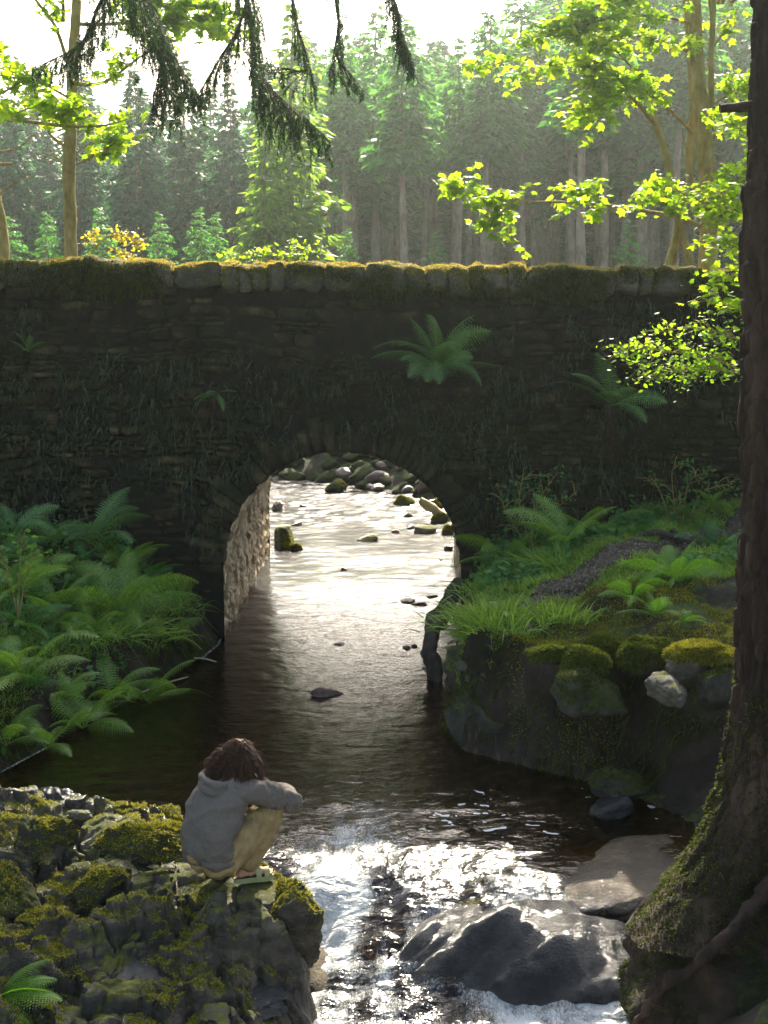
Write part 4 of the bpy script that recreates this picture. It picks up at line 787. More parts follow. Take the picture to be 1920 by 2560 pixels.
def twigs(line, rng, n, L, nl, size, kind, up=.1, t0=.25, flat=.5, spread=.05):
    """side twigs with leaves along a limb"""
    mb = MB(); lp = []
    for i in range(n):
        t = t0+(1-t0)*rng.random(); j = int(t*(len(line)-1)); p = line[j]; T = nrm(line[min(j+1, len(line)-1)]-line[max(j-1, 0)])
        d = nrm(T*.7+rng.normal(size=3)*np.array((1, 1, .35))*.8+np.array((0, 0, up))); ll = L*rng.uniform(.4, 1); q = spline([p, p+d*ll*.5+np.array((0, 0, .02)), p+d*ll+np.array((0, 0, -.10*ll))], 7)
        mb.add(*tube(q, [.006, .002], 4, cap=False)); k = rng.integers(max(nl-3, 2), nl+3); u = rng.uniform(.25, 1, k); m = np.stack([np.interp(u, np.linspace(0, 1, 7), q[:, c]) for c in range(3)], 1)+rng.normal(size=(k, 3))*spread; lp.append(m)
    return mb, (np.vstack(lp) if lp else np.zeros((0, 3)))
def broadleaf(name, cat, lab, base, trunk, limbs, seed, leafm='leaf', barkm='mossbark', size=.15, kind='maple', crown=None, L=.55, nl=13):
    rg = np.random.default_rng(seed); o = empty(name, base); tag(o, lab, cat); tb = MB(); bb = MB(); LP = []
    for pts, rad in trunk: tb.add(*tube(spline(pts, 70), rad, 14, .10, seed))
    rel(tb, 'trunk', M[barkm], o)
    for pts, rad, n in limbs:
        ln = spline(pts, 40); bb.add(*tube(ln, rad, 7, .12, seed)); m, lp = twigs(ln, rg, n, L, nl, size, kind); V, Fs = m.arr() if m.V else (None, None)
        if V is not None: bb.add(V, *Fs)
        LP.append(lp)
    if crown:
        for (c, s, n) in crown:
            cc = np.array(c)+rg.normal(size=(n, 3))*np.array(s)*.45
            for q in cc:
                q0 = np.array((base[0], base[1], q[2]-1.2)); 
                if rg.random() < .35: bb.add(*tube(spline([q0+(q-q0)*.1, q0+(q-q0)*.6+np.array((0, 0, .2)), q], 8), [.03, .008], 5, cap=False))
                LP.append(q+rg.normal(size=(nl*3, 3))*np.array((.28, .28, .12)))
    if bb.V: rel(bb, 'branches', M[barkm], o)
    P = np.vstack(LP); V, f1, f2 = leaves(P, rg, size, kind); f = MB(); f.add(V, f1, f2); rel(f, 'foliage', M[leafm], o, smooth=False); return o
A = aty
LY = 22.
b = A(178, 655, LY); gz = 2.7
broadleaf('sycamore', 'tree', 'slim mossy golden trunk standing behind the wall on the left', (b[0], LY, gz), [([(b[0], LY, gz), A(178, 655, LY), A(176, 560, LY), A(172, 420, LY), A(178, 300, LY), A(182, 150, LY), A(192, 0, LY), A(200, -160, LY), A(190, -400, LY)], [.12, .095, .085, .09, .08, .075, .065, .05, .03])],
  [([A(190, 412, LY), A(225, 395, LY), A(262, 377, LY), A(308, 345, LY)], [.02, .008], 9), ([A(187, 398, LY), A(205, 368, LY), A(250, 358, LY), A(300, 352, LY)], [.012, .005], 6), ([A(160, 412, LY), A(140, 393, LY), A(105, 378, LY)], [.02, .006], 0), ([A(160, 365, LY), A(125, 335, LY), A(118, 300, LY), A(80, 210, LY)], [.025, .01], 8),
   ([A(178, 190, LY), A(140, 70, LY), A(90, 0, LY), A(60, -60, LY)], [.03, .015], 6), ([A(185, 210, LY), A(260, 205, LY), A(340, 150, LY), A(420, 90, LY)], [.03, .01], 16), ([A(190, 60, LY), A(280, 60, LY), A(400, 50, LY), A(520, 60, LY), A(600, 90, 21)], [.03, .01], 42), ([A(190, -60, LY), A(300, 0, LY), A(420, 10, LY), A(560, 20, LY)], [.03, .01], 40),
   ([A(180, 250, LY), A(60, 180, LY), A(-30, 120, LY)], [.02, .008], 12), ([A(180, 330, LY), A(240, 320, LY), A(330, 290, LY)], [.012, .004], 3)], 901, crown=[((b[0]+.3, LY-.5, 9.3), (2.2, 2.4, 1.3), 60), ((-.6, 21.3, 9.35), (1.5, 1.2, .35), 44)], size=.15)  # second crown cluster: unseen leaves added to shade the lower left ledge
b = A(5, 655, 22.5); broadleaf('sycamore', 'tree', 'mossy trunk cut by the left edge of the picture, behind the wall', (b[0], 22.5, gz), [([(b[0], 22.5, gz), A(8, 660, 22.5), A(2, 560, 22.5), A(-12, 480, 22.5), A(-30, 380, 22.5), A(-60, 200, 22.5), A(-100, -200, 22.5)], [.12, .1, .085, .07, .07, .06, .03])],
  [([A(-15, 500, 22.5), A(30, 460, 22.2), A(78, 442, 22)], [.022, .008], 0), ([A(-25, 412, 22.5), A(30, 410, 22.2)], [.03, .02], 0), ([A(-25, 380, 22.5), A(40, 372, 22), A(92, 330, 22)], [.022, .008], 0), ([A(-40, 290, 22.5), A(80, 305, 19), A(180, 316, 18.5), A(270, 312, 18.5), A(345, 288, 18.5)], [.03, .018, .006], 6),
   ([A(100, 307, 19), A(150, 290, 18.5), A(220, 258, 18.5)], [.014, .006], 16), ([A(20, 300, 20), A(60, 275, 18.5), A(130, 262, 18.5)], [.014, .006], 14), ([A(-40, 260, 22), A(10, 230, 20), A(70, 200, 20), A(130, 215, 20)], [.02, .008], 16), ([A(-60, 200, 22), A(-10, 170, 21), A(40, 190, 20)], [.02, .008], 12)], 902, L=.34, nl=6, crown=[((b[0]-.2, 20.5, 9.2), (1.8, 2.0, 1.1), 50)])
RY = 22.
b = A(1765, 660, RY)
broadleaf('sycamore', 'tree', 'tallest mossy trunk behind the wall on the right, close to the big dark trunk', (b[0], RY, gz), [([(b[0], RY, gz), A(1768, 660, RY), A(1775, 540, RY), A(1765, 400, RY), A(1752, 270, RY), A(1742, 150, RY), A(1736, 0, RY), A(1732, -300, RY)], [.15, .13, .12, .12, .11, .10, .09, .05]),
  ([A(1766, 560, RY), A(1730, 470, RY+.2), A(1722, 380, RY+.2), A(1732, 270, RY+.2), A(1722, 100, RY+.2), A(1712, -50, RY+.2)], [.05, .06, .06, .05, .045, .04]), ([A(1780, 300, RY), A(1778, 150, RY), A(1785, 0, RY), A(1790, -60, RY)], [.04, .04, .035, .03])],
  [([A(1750, 565, RY), A(1700, 545, RY), A(1600, 525, 21.5), A(1500, 512, 21), A(1400, 505, 20.5), A(1310, 505, 20), A(1220, 500, 20)], [.035, .02, .008], 4), ([A(1280, 503, 20), A(1200, 490, 20), A(1150, 470, 20)], [.01, .005], 13), ([A(1330, 505, 20), A(1260, 530, 20), A(1225, 565, 20)], [.008, .004], 9), ([A(1320, 503, 20), A(1290, 500, 20), A(1275, 515, 20)], [.008, .004], 6), ([A(1510, 512, 21), A(1490, 490, 21), A(1470, 478, 21)], [.008, .004], 9), ([A(1560, 520, 21), A(1520, 525, 21), A(1500, 525, 21)], [.006, .003], 4),
   ([A(1740, 138, RY), A(1680, 110, 21.5), A(1610, 92, 21), A(1540, 82, 21)], [.03, .008], 16), ([A(1742, 345, RY), A(1680, 280, 21.5), A(1620, 235, 21), A(1540, 200, 21), A(1470, 165, 21)], [.03, .02, .008], 22),
   ([A(1735, 60, RY), A(1640, 40, 21), A(1500, 50, 20.5), A(1400, 100, 20.5)], [.025, .008], 34), ([A(1735, -20, RY), A(1600, -10, 21), A(1420, 40, 20.5), A(1330, 110, 20.5)], [.025, .008], 34), ([A(1780, 120, RY), A(1810, 80, RY), A(1850, 10, RY)], [.02, .008], 4), ([A(1785, 260, RY), A(1830, 230, RY), A(1900, 200, RY)], [.02, .008], 20),
   ([A(1780, 340, RY), A(1830, 300, RY), A(1900, 270, RY)], [.02, .008], 24), ([A(1770, 500, RY), A(1820, 470, 21), A(1900, 400, 21)], [.02, .008], 20)], 903, crown=[((b[0]+.4, RY-.5, 9.2), (2.2, 2.4, 1.6), 100)], size=.14)
b = A(1690, 670, RY-.5); broadleaf('sycamore', 'tree', 'thin leaning mossy stem forked above the wall, left of the tallest right trunk', (b[0], RY-.5, gz), [([(b[0]+.2, RY-.5, gz), A(1725, 668, RY-.5), A(1705, 590, RY-.5), A(1685, 500, RY-.5), A(1668, 400, RY-.5), A(1640, 310, RY-.5), A(1625, 255, RY-.5), A(1615, 200, RY-.5)], [.075, .065, .055, .05, .05, .05, .035, .02]), ([A(1672, 672, RY-.4), A(1690, 600, RY-.4), A(1700, 540, RY-.4), A(1725, 450, RY-.4), A(1740, 330, RY-.4)], [.075, .06, .05, .045, .03])],
  [([A(1640, 312, RY-.5), A(1590, 255, 21), A(1535, 215, 21), A(1470, 200, 20.5)], [.04, .02, .008], 22), ([A(1617, 215, RY-.5), A(1580, 170, 21), A(1520, 110, 21), A(1440, 60, 20.5)], [.02, .008], 26), ([A(1560, 235, 21), A(1500, 250, 20.5), A(1470, 290, 20.5)], [.01, .005], 20), ([A(1700, 520, 21.5), A(1660, 480, 21), A(1630, 500, 20.5)], [.01, .005], 22), ([A(1690, 470, 21), A(1760, 520, 20.5), A(1830, 530, 20)], [.01, .005], 26), ([A(1480, 150, 21), A(1400, 160, 20.5), A(1340, 190, 20.5)], [.01, .005], 10), ([A(1300, 130, 20.5), A(1260, 150, 20.5), A(1215, 175, 20.5)], [.008, .004], 8)], 904, size=.135)
# sycamore saplings and a hazel on the near side, stems hidden behind the big trunk
sx = A(1905, 900, 14.2)[0]; g0 = H1(sx, 14.2)
broadleaf('young_sycamore', 'tree', 'young sycamore hidden behind the big trunk, its bright leaves hanging over the wall top', (sx, 14.2, g0), [([(sx, 14.2, g0), (sx+.03, 14.2, 3), (sx, 14.3, 4.6), (sx+.1, 14.3, 6)], [.05, .045, .035, .015])],
  [([A(1905, 700, 14.2), A(1850, 690, 14), A(1780, 700, 13.8)], [.012, .004], 14), ([A(1905, 800, 14.2), A(1840, 770, 14), A(1750, 745, 13.8)], [.012, .004], 14), ([A(1905, 620, 14.2), A(1850, 600, 14), A(1770, 610, 13.8)], [.012, .004], 18), ([A(1905, 560, 14.2), A(1850, 530, 14), A(1740, 500, 13.8)], [.012, .004], 22), ([A(1905, 480, 14.2), A(1830, 480, 14), A(1700, 490, 13.8)], [.012, .004], 18), ([A(1905, 400, 14.2), A(1860, 330, 14), A(1800, 300, 13.8)], [.012, .004], 16)], 905, size=.085, L=.26, nl=6)
sx = A(1930, 1000, 13.4)[0]; g0 = H1(sx, 13.4)
broadleaf('beech_sapling', 'tree', 'beech sapling behind the big trunk, its layered sunlit sprays reaching left across the wall', (sx, 13.4, g0), [([(sx, 13.4, g0), (sx+.02, 13.4, 2), (sx, 13.4, 3.6)], [.03, .025, .01])],
  [([A(1905, 950, 13.4), A(1800, 905, 13.2), A(1680, 880, 13), A(1560, 872, 12.9)], [.010, .006, .003], 46), ([A(1905, 960, 13.4), A(1830, 930, 13.2), A(1720, 925, 13), A(1610, 950, 12.9)], [.010, .006, .003], 44), ([A(1905, 860, 13.4), A(1830, 845, 13.2), A(1750, 820, 13), A(1640, 830, 12.9)], [.010, .006, .003], 22)], 906, 'beech', size=.048, kind='beech', L=.24, nl=9)
# leafy shrub at the foot of the wall right of the arch
sx = A(1330, 1300, 15.2)[0]; g0 = H1(sx, 15.2)
broadleaf('leafy_shrub', 'shrub', 'dim leafy shrub against the foot of the wall right of the arch', (sx, 15.2, g0), [([(sx, 15.2, g0), (sx, 15.2, g0+.5)], [.012, .006])],
  [([(sx, 15.2, g0+.1), A(1300+dx, 1300-dy, 15.2), A(1310+dx*2.2, 1230-dy*1.6, 15.0)], [.006, .003], 12) for dx, dy in ((-30, 10), (0, 40), (35, 25), (60, 0), (-10, -20))], 907, 'herb', size=.05, kind='beech', L=.25, nl=6)
sx = A(1700, 1250, 15.3)[0]; broadleaf('leafy_shrub', 'shrub', 'leafy weeds at the foot of the wall beside the big trunk', (sx, 15.3, H1(sx, 15.3)), [([(sx, 15.3, H1(sx, 15.3)), (sx, 15.3, H1(sx, 15.3)+.3)], [.012, .006])],
  [([(sx, 15.2, g0+.1), A(1680+dx, 1240-dy, 15.2), A(1690+dx*2, 1210-dy*1.3, 15.0)], [.006, .003], 10) for dx, dy in ((-30, 10), (0, 40), (40, 25), (70, 0))], 908, 'herb', size=.045, kind='beech', L=.25, nl=6)
sx = A(40, 1400, 13.2)[0]; broadleaf('leafy_shrub', 'shrub', 'bright yellow green seedling among the ferns at the left edge', (sx, 13.2, H1(sx, 13.2)), [([(sx, 13.2, H1(sx, 13.2)), (sx, 13.2, H1(sx, 13.2)+.3)], [.01, .005])],
  [([(sx, 13.2, H1(sx, 13.2)+.1), A(50+dx, 1440-dy, 13.2), A(55+dx*2, 1400-dy*1.3, 13.1)], [.006, .003], 7) for dx, dy in ((-30, 10), (0, 40), (20, 15))], 909, 'sunfern', size=.06, kind='maple', L=.2, nl=4)
# yellow bush and light green shrubs behind the parapet
b = A(300, 660, 24); broadleaf('yellow_bush', 'bush', 'small golden bush behind the wall beside the left trunk', (b[0], 24, 3.0), [([(b[0]-.45, 24, 3), A(222, 655, 24), A(265, 595, 24), A(310, 590, 24)], [.02, .015, .01])],
  [([A(265, 595, 24), A(300, 590, 24), A(355, 610, 24)], [.01, .004], 20), ([A(262, 600, 24), A(290, 630, 24), A(320, 640, 24)], [.01, .004], 14), ([A(262, 597, 24), A(250, 585, 24), A(240, 590, 24)], [.01, .004], 8)], 910, 'goldleaf', size=.07, kind='beech', L=.3, nl=7)
b = A(700, 660, 26); broadleaf('young_tree', 'bush', 'bright light green bush just above the middle of the wall', (b[0], 26, 3.0), [([(b[0], 26, 3), A(690, 650, 26), A(680, 600, 26)], [.02, .015, .006])],
  [([A(690, 660, 26), A(650+dx, 640, 26), A(610+2*dx, 650-abs(dx)*.5, 26)], [.01, .004], 12) for dx in (-20, 20, 60, 90)], 911, 'leaf', size=.09, kind='beech', L=.3, nl=6)
rb = random.Random(8)
for i, x in enumerate((-5.2, -3.6, -2.1, -.7, .7, 2.2)):  # bushes hidden behind the bridge, added to shade the far bank
    y_b = 30.6-.35*x*(x < 0); zb = H1(x, y_b)
    broadleaf('shading_bush', 'bush', 'hidden dark bush, one of a row added beyond the bridge to shade the far bank', (x, y_b, zb), [([(x, y_b, zb), (x, y_b, zb+1.2)], [.05, .02])], [([(x, y_b, zb+.2), (x+dx*.5, y_b+dy*.4, zb+.9), (x+dx, y_b+dy, 3.3+rb.uniform(-.5, .3))], [.02, .006], 26) for dx, dy in ((-.7, -.2), (.7, .1), (0, .5), (0, -.5), (.4, -.3))], 930+i, 'herb', size=.14, kind='beech', L=.5, nl=12)['group'] = 'row of hidden bushes added to shade the far bank'
# ------------------------------------------------------------------ spruce wood
def spruce_mesh(seed, Ht, crown0, rmax, leafm, bare=True, nbr=150, nb=52):
    rg = np.random.default_rng(seed); root = empty('spruce', (0, 0, 0)); tb = MB(); zz = np.linspace(0, Ht, 26); c = np.stack([.10*np.sin(zz*.3+seed), .10*np.cos(zz*.25+seed), zz], 1)
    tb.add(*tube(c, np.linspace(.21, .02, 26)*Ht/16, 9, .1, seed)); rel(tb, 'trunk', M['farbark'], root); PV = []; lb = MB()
    for k in range(nbr):
        u = ((k+rg.random())/nbr)**1.12; z = crown0+(Ht-crown0)*u+rg.normal(0, .1); a = (k*2.399+rg.normal(0, .35)) % 6.283
        lob = .78+.42*float(vn(np.array([[math.cos(a)*1.3+seed*3, math.sin(a)*1.3, z*.45]]), seed)[0]); R0 = rmax*min((1-u)**.62*1.05, .5+3.5*u)*lob
        Lb = max(R0*rg.uniform(.8, 1.15), .18); d = np.array((math.cos(a), math.sin(a), 0)); sd = np.array((-d[1], d[0], 0)); e = .10+.45*u; n = int(nb*(.25+.75*Lb/rmax)); dr = rg.uniform(.5, .95)
        t = rg.uniform(.06, 1, n)**.7; p = np.array((0, 0, z))+d*(Lb*t)[:, None]+np.array((0, 0, 1.))*(Lb*(e*t-dr*t*t+.35*t**4))[:, None]
        sp = rg.normal(size=n)*.20*Lb*np.sin(np.clip(t, .1, 1)*2.6); p = p+sd*sp[:, None]; p[:, 2] -= np.abs(sp)*.35+rg.random(n)*.10
        ll = rg.uniform(.3, .8, n)*(1-.6*u)*rmax/2.2; dd = nrm(d*rg.uniform(.1, .9, n)[:, None]+sd*rg.normal(size=n)[:, None]*.55+np.array((0, 0, -1.))*rg.uniform(.1, .9, n)[:, None])
        q = p+dd*ll[:, None]; wv = np.cross(dd, nrm(rg.normal(size=(n, 3))+np.array((0, 0, 1.2))))*(ll*.26)[:, None]; m = p+dd*(ll*.45)[:, None]; PV.append(np.stack([p, m+wv, q, m-wv], 1).reshape(-1, 3))
    PV = np.vstack(PV); f = MB(); f.add(PV, np.arange(len(PV)).reshape(-1, 4)); rel(f, 'crown', M[leafm], root, smooth=False)
    if bare:
        for k in range(70):
            z = rg.uniform(.8, crown0+1.5); a = rg.uniform(0, 6.283); Lb = rg.uniform(.5, 1.6); d = np.array((math.cos(a), math.sin(a), 0)); lb.add(*tube(spline([(0, 0, z), np.array((0, 0, z+.12))+d*Lb*.5, np.array((0, 0, z-.25))+d*Lb], 6), [.016, .005], 3, cap=False))
        rel(lb, 'dead_branches', M['farbark'], root)
    return root
SP = [spruce_mesh(1, 14, 6.6, 2.0, 'spruce'), spruce_mesh(2, 16, 7.6, 2.1, 'spruce'), spruce_mesh(3, 15, 4.0, 2.4, 'spruce'), spruce_mesh(4, 14, .4, 2.6, 'darkspruce', False, 210, 60), spruce_mesh(5, 16, .5, 2.8, 'darkspruce', False, 220, 60), spruce_mesh(6, 12, .8, 2.3, 'larch', True, 130, 46), spruce_mesh(7, 6, .3, 1.5, 'spruce', False, 90, 36)]
used = set(); rgt = np.random.default_rng(3)
HT = [14, 16, 15, 14, 16, 12, 6]
def put(k, px, Y, top, lab, grp=None, wd=1.25):
    """top: photo row of the tree top"""
    x = (px-960)/F*(Y*math.cos(TH)); z = H1(x, Y)-.1; s = (aty(px, top-(95 if px > 640 and top < 420 else 15), Y)[2]-z)/HT[k]; loc = (x, Y, z); rz = rgt.uniform(0, 6.28)
    if k in used: return dup(SP[k], loc, rz, (s*wd, s*wd, s), lab, grp)
    o = SP[k]; used.add(k); o.location = loc; o.rotation_euler.z = rz; o.scale = (s*wd, s*wd, s); return tag(o, lab, 'tree', grp)
FT = [(3, 40, 78, 260, 'dark bushy spruce at the far left of the wood, behind the edge trunk'), (4, 215, 84, 190, 'dark bushy spruce rising behind the slim golden trunk'), (3, 345, 76, 185, 'dark spruce just right of the slim golden trunk'), (4, 470, 80, 160, 'broad dark spruce with a pointed top left of the light green tree'),
      (3, 580, 78, 215, 'dark spruce directly left of the light green tree'), (5, 735, 62, 105, 'light green tree with a straight thin pale stem, in the sun'), (5, 668, 60, 330, 'small light green tree at the edge of the sunny clump'),
      (0, 860, 76, 180, 'spruce with a crown right of the light green tree'), (0, 1010, 70, 130, 'spruce with a clean brown stem above the middle of the arch'), (2, 940, 82, 110, 'spruce with shaggy crown left of the clean brown stem'), (1, 1145, 76, 190, 'spruce with stout stem below the hanging leaf spray'),
      (0, 1215, 74, 120, 'spruce standing behind the lone leafy branch tip'), (1, 1295, 84, 30, 'tall spruce whose top shows against the sky right of centre'), (2, 1375, 84, 110, 'spruce between the tall one and the bare brown trunk'), (1, 1455, 66, -60, 'big bare brown trunk with dead lower branches on the right of the wood'),
      (0, 1503, 78, -10, 'thin trunk just right of the big bare brown trunk'), (2, 1600, 80, -90, 'spruce behind the forked mossy stem'), (1, 1690, 76, -60, 'spruce behind the tallest right sycamore'), (2, 1800, 84, 60, 'spruce filling the gap beside the big dark trunk'), (4, 1900, 80, 0, 'bushy spruce behind the big dark trunk'),
      (6, 500, 62, 530, 'low young spruce behind the wall below the broad dark spruce'), (6, 870, 62, 580, 'low young spruce at the foot of the wood, left of the clean brown stem'), (6, 1090, 66, 590, 'low young spruce between the brown stems'), (6, 1570, 64, 560, 'low young spruce left of the forked mossy stem')]
for k, px, Y, tp, lab in FT: put(k, px, Y, tp, lab)
for i in range(76):
    px = -150+2250*((i*.618) % 1)+rgt.uniform(-20, 20); Y = rgt.uniform(88, 118); tp = rgt.uniform(210, 400) if px < 660 else rgt.uniform(170, 340) if px < 1340 else rgt.uniform(-20, 120)
    k = rgt.choice([3, 4]) if px < 640 or Y > 104 else rgt.choice([0, 1, 2]); put(int(k), px, Y, tp, 'spruce deep in the hazy wood behind the front row of trees', 'spruces deep in the wood', 1.6)
for i in range(30):
    px = 800+i*36+rgt.uniform(-20, 20); put(int(rgt.choice([0, 1])), px, rgt.uniform(78, 92), rgt.uniform(200, 300) if px < 1350 else rgt.uniform(0, 150), 'thin bare stemmed spruce inside the wood', 'thin spruces inside the wood', 1.3)
for i in range(26): put(3 if i % 2 else 4, 780+i*44+rgt.uniform(-20, 20), rgt.uniform(118, 126), rgt.uniform(420, 520), 'low dark spruce closing the back of the wood behind the bare stems', 'low spruces closing the back of the wood', 1.7)
for i, px in enumerate((-60, 30, 120, 250, 400, 540)): put(6, px, 58+3*(i % 3), rgt.uniform(530, 600), 'low dark undergrowth spruce behind the left half of the wall', 'undergrowth spruces behind the left wall')
# ------------------------------------------------------------------ spruce boughs hanging into the picture from above
def bough(name, root, pts, seed, n=70, Lh=(.15, .5), rad=(.022, .004), wide=.42, dens=44):
    rg = np.random.default_rng(seed); ln = spline(pts, 80); wb = MB(); wb.add(*tube(ln, rad, 6, .15, seed, cap=False)); P = []; D = []
    def needle_line(q, k):
        u = rg.random(k); T = nrm(q[-1]-q[0]); p = np.stack([np.interp(u, np.linspace(0, 1, len(q)), q[:, c]) for c in range(3)], 1); P.append(p); D.append(nrm(T*.75+rg.normal(size=(k, 3))*.6))
    needle_line(ln[30:], 400)
    n = int(n*1.25)
    for i in range(n):
        t = .12+.88*i/n+rg.uniform(-.01, .01); j = min(int(t*79), 78); p = ln[j]; T = nrm(ln[j+1]-ln[j]); side = nrm(np.cross(T, (0, 0, 1.)))*rg.choice([-1, 1]); w_ = wide*(1-.6*t)*rg.uniform(.5, 1.2); l = rg.uniform(*Lh)*(1.1-.75*t)
        q = spline([p, p+side*w_*.5+T*w_*.6+np.array((0, 0, -.02)), p+side*w_*.75+T*(w_*.8)+np.array((0, 0, -l*.5)), p+side*w_*.8+T*(w_*.85)+np.array((0, 0, -l))], 12); wb.add(*tube(q, [.003, .0012], 3, cap=False)); needle_line(q, int(dens*8*l)+18)
        for b in range(rg.integers(2, 5)):
            j2 = rg.integers(3, 11); p2 = q[j2]; l2 = l*rg.uniform(.3, .7); e2 = p2+nrm(rg.normal(size=3)*np.array((1, 1, .2)))*l2*.35+np.array((0, 0, -l2)); q2 = spline([p2, (p2+e2)/2+np.array((0, 0, l2*.1)), e2], 6); needle_line(q2, int(dens*7*l2)+8)
    rel(wb, name, M['wood'], root); P = np.vstack(P); D = np.vstack(D); V, f = blades(P, D, rg.uniform(.016, .032, len(P)), .0022, rg, 1, .1); nb_ = MB(); nb_.add(V, f); o = rel(nb_, 'needles', M['needle'], root, smooth=False)
    return o
os_ = empty('spruce_tree', (-5.2, 10.5, 0.6)); tag(os_, 'spruce outside the left edge, its dark boughs hang across the top of the picture', 'tree')
mb = MB(); mb.add(*tube(spline([(-5.2, 10.5, .4), (-5.2, 10.5, 5), (-5.1, 10.6, 12)], 30), [.3, .25, .12], 14, .1, 3)); rel(mb, 'trunk', M['bark'], os_)
BY_ = 10.5
bough('bough', os_, [(-5.1, 10.5, 7.0), A(0, -300, BY_), A(260, -120, BY_), A(350, 0, BY_), A(400, 110, BY_), A(400, 190, BY_)], 51, 90, (.2, .6), wide=.7)
bough('bough', os_, [(-5.1, 10.5, 7.0), A(100, -280, BY_), A(250, -60, BY_), A(240, 30, BY_), A(200, 110, BY_), A(110, 160, BY_)], 52, 70, (.12, .3))
bough('bough', os_, [(-5.1, 10.5, 7.0), A(150, -250, BY_), A(330, -40, BY_), A(400, 60, BY_), A(440, 150, BY_), A(480, 210, BY_)], 53, 60, (.12, .34))
bough('bough', os_, [(-5.1, 10.5, 7.3), A(300, -420, BY_), A(560, -160, BY_), A(620, 0, BY_), A(640, 150, BY_), A(690, 235, BY_), A(765, 295, BY_)], 54, 120, (.15, .5), wide=.6)
bough('bough', os_, [(-5.1, 10.5, 7.3), A(320, -400, BY_), A(590, -60, BY_), A(600, 60, BY_), A(560, 130, BY_), A(500, 230, BY_)], 55, 60, (.1, .3))
bough('bough', os_, [(-5.1, 10.5, 7.5), A(500, -430, BY_), A(700, -100, BY_), A(740, 60, BY_), A(770, 170, BY_), A(700, 170, BY_)], 56, 46, (.08, .22))
bough('bough', os_, [(-5.1, 10.5, 7.5), A(560, -430, BY_), A(800, -100, BY_), A(845, 40, BY_), A(840, 130, BY_), A(880, 190, BY_)], 57, 44, (.08, .24))
bough('bough', os_, [(-5.1, 10.5, 7.7), A(700, -430, BY_), A(920, -120, BY_), A(985, 0, BY_), A(1000, 70, BY_), A(1030, 150, BY_)], 58, 56, (.15, .4), wide=.2)
# ------------------------------------------------------------------ haze
hz = mk('haze', np.array([(x, y, z) for x in (-154, 154) for y in (-24, 304) for z in (-2.4, 34)], float), [np.array([(0, 1, 3, 2), (4, 6, 7, 5), (0, 4, 5, 1), (2, 3, 7, 6), (0, 2, 6, 4), (1, 5, 7, 3)])], bpy.data.materials.new('haze'), smooth=False); tag(hz, kind='stuff')
m = hz.data.materials[0]; m.use_nodes = True; nt = m.node_tree; nt.nodes.clear(); ou = nt.nodes.new('ShaderNodeOutputMaterial'); pv = nt.nodes.new('ShaderNodeVolumePrincipled')
pv.inputs['Color'].default_value = (.84, .95, .88, 1); pv.inputs['Density'].default_value = .0005; pv.inputs['Anisotropy'].default_value = .84; nt.links.new(pv.outputs[0], ou.inputs['Volume'])
# ------------------------------------------------------------------ the crouching person
O_ = atz(545, 2203, .305); PS = R(50); fx = np.array((math.cos(PS), math.sin(PS), 0)); rx = np.array((math.sin(PS), -math.cos(PS), 0))
def W_(p): p = np.atleast_2d(np.asarray(p, float)); return O_+p[:, :1]*fx+p[:, 1:2]*rx+p[:, 2:]*np.array((0, 0, 1.))
def caps(mb, pts, rad, n=12, sq=(1, 1, 1)):
    Vi, Fi = ico(3); pts = np.asarray(pts, float)
    for i in range(len(pts)-1):
        for t in np.linspace(0, 1, n): mb.add(W_(Vi*(rad[i]+(rad[i+1]-rad[i])*t)*np.asarray(sq)+pts[i]*(1-t)+pts[i+1]*t), Fi)
def blob(mb, p, s): Vi, Fi = ico(3); mb.add(W_(Vi*np.asarray(s)+np.asarray(p)), Fi)
def fuse(mb, vox, sm=6):
    V, Fs = mb.arr(); o = mk('tmp', V, Fs, M['stone']); m = o.modifiers.new('r', 'REMESH'); m.mode = 'VOXEL'; m.voxel_size = vox; s = o.modifiers.new('s', 'SMOOTH'); s.iterations = sm; s.factor = .6
    dg = bpy.context.evaluated_depsgraph_get(); e = o.evaluated_get(dg).to_mesh(); V = np.array([v.co[:] for v in e.vertices]); N = np.array([v.normal[:] for v in e.vertices])
    F4 = np.array([f.vertices[:] for f in e.polygons if len(f.vertices) == 4]); F3 = np.array([f.vertices[:] for f in e.polygons if len(f.vertices) == 3]); bpy.data.objects.remove(o)
    return V, N, [f for f in (F4, F3) if len(f)]
def loc_(V): d = V-O_; return np.stack([d@fx, d@rx, d[:, 2]], 1)
per = empty('person', O_); tag(per, 'person in a grey hoodie and khaki trousers crouching on the ledge, seen from behind', 'person')
def pp(name, V, Fs, mat, parent=None, label=None):
    o = mk(name, V-O_, Fs, mat, per)
    if label: o['label'] = label
    return o
cloth = surf('grey_fleece', [(.105, .088, .075), (.125, .105, .09), (.145, .122, .105)], 60, .95, .35, 420, spec=.15, bdist=.004)
khaki = surf('khaki', [(.21, .14, .06), (.27, .185, .085), (.33, .23, .11)], 12, .9, .3, 300, spec=.15, bdist=.004)
skin = surf('skin', [(.42, .2, .13), (.5, .26, .17), (.56, .31, .21)], 20, .55, .15, 200, bdist=.002)
hairm = leafmat('hair', [(.015, .008, .005), (.045, .022, .012), (.10, .05, .024)], .3, (1.8, 1.1, .6), .5, .3, .15)
sage = surf('sage_rubber', [(.27, .26, .10), (.31, .30, .13), (.35, .34, .16)], 10, .6, .2, 150, bdist=.002)
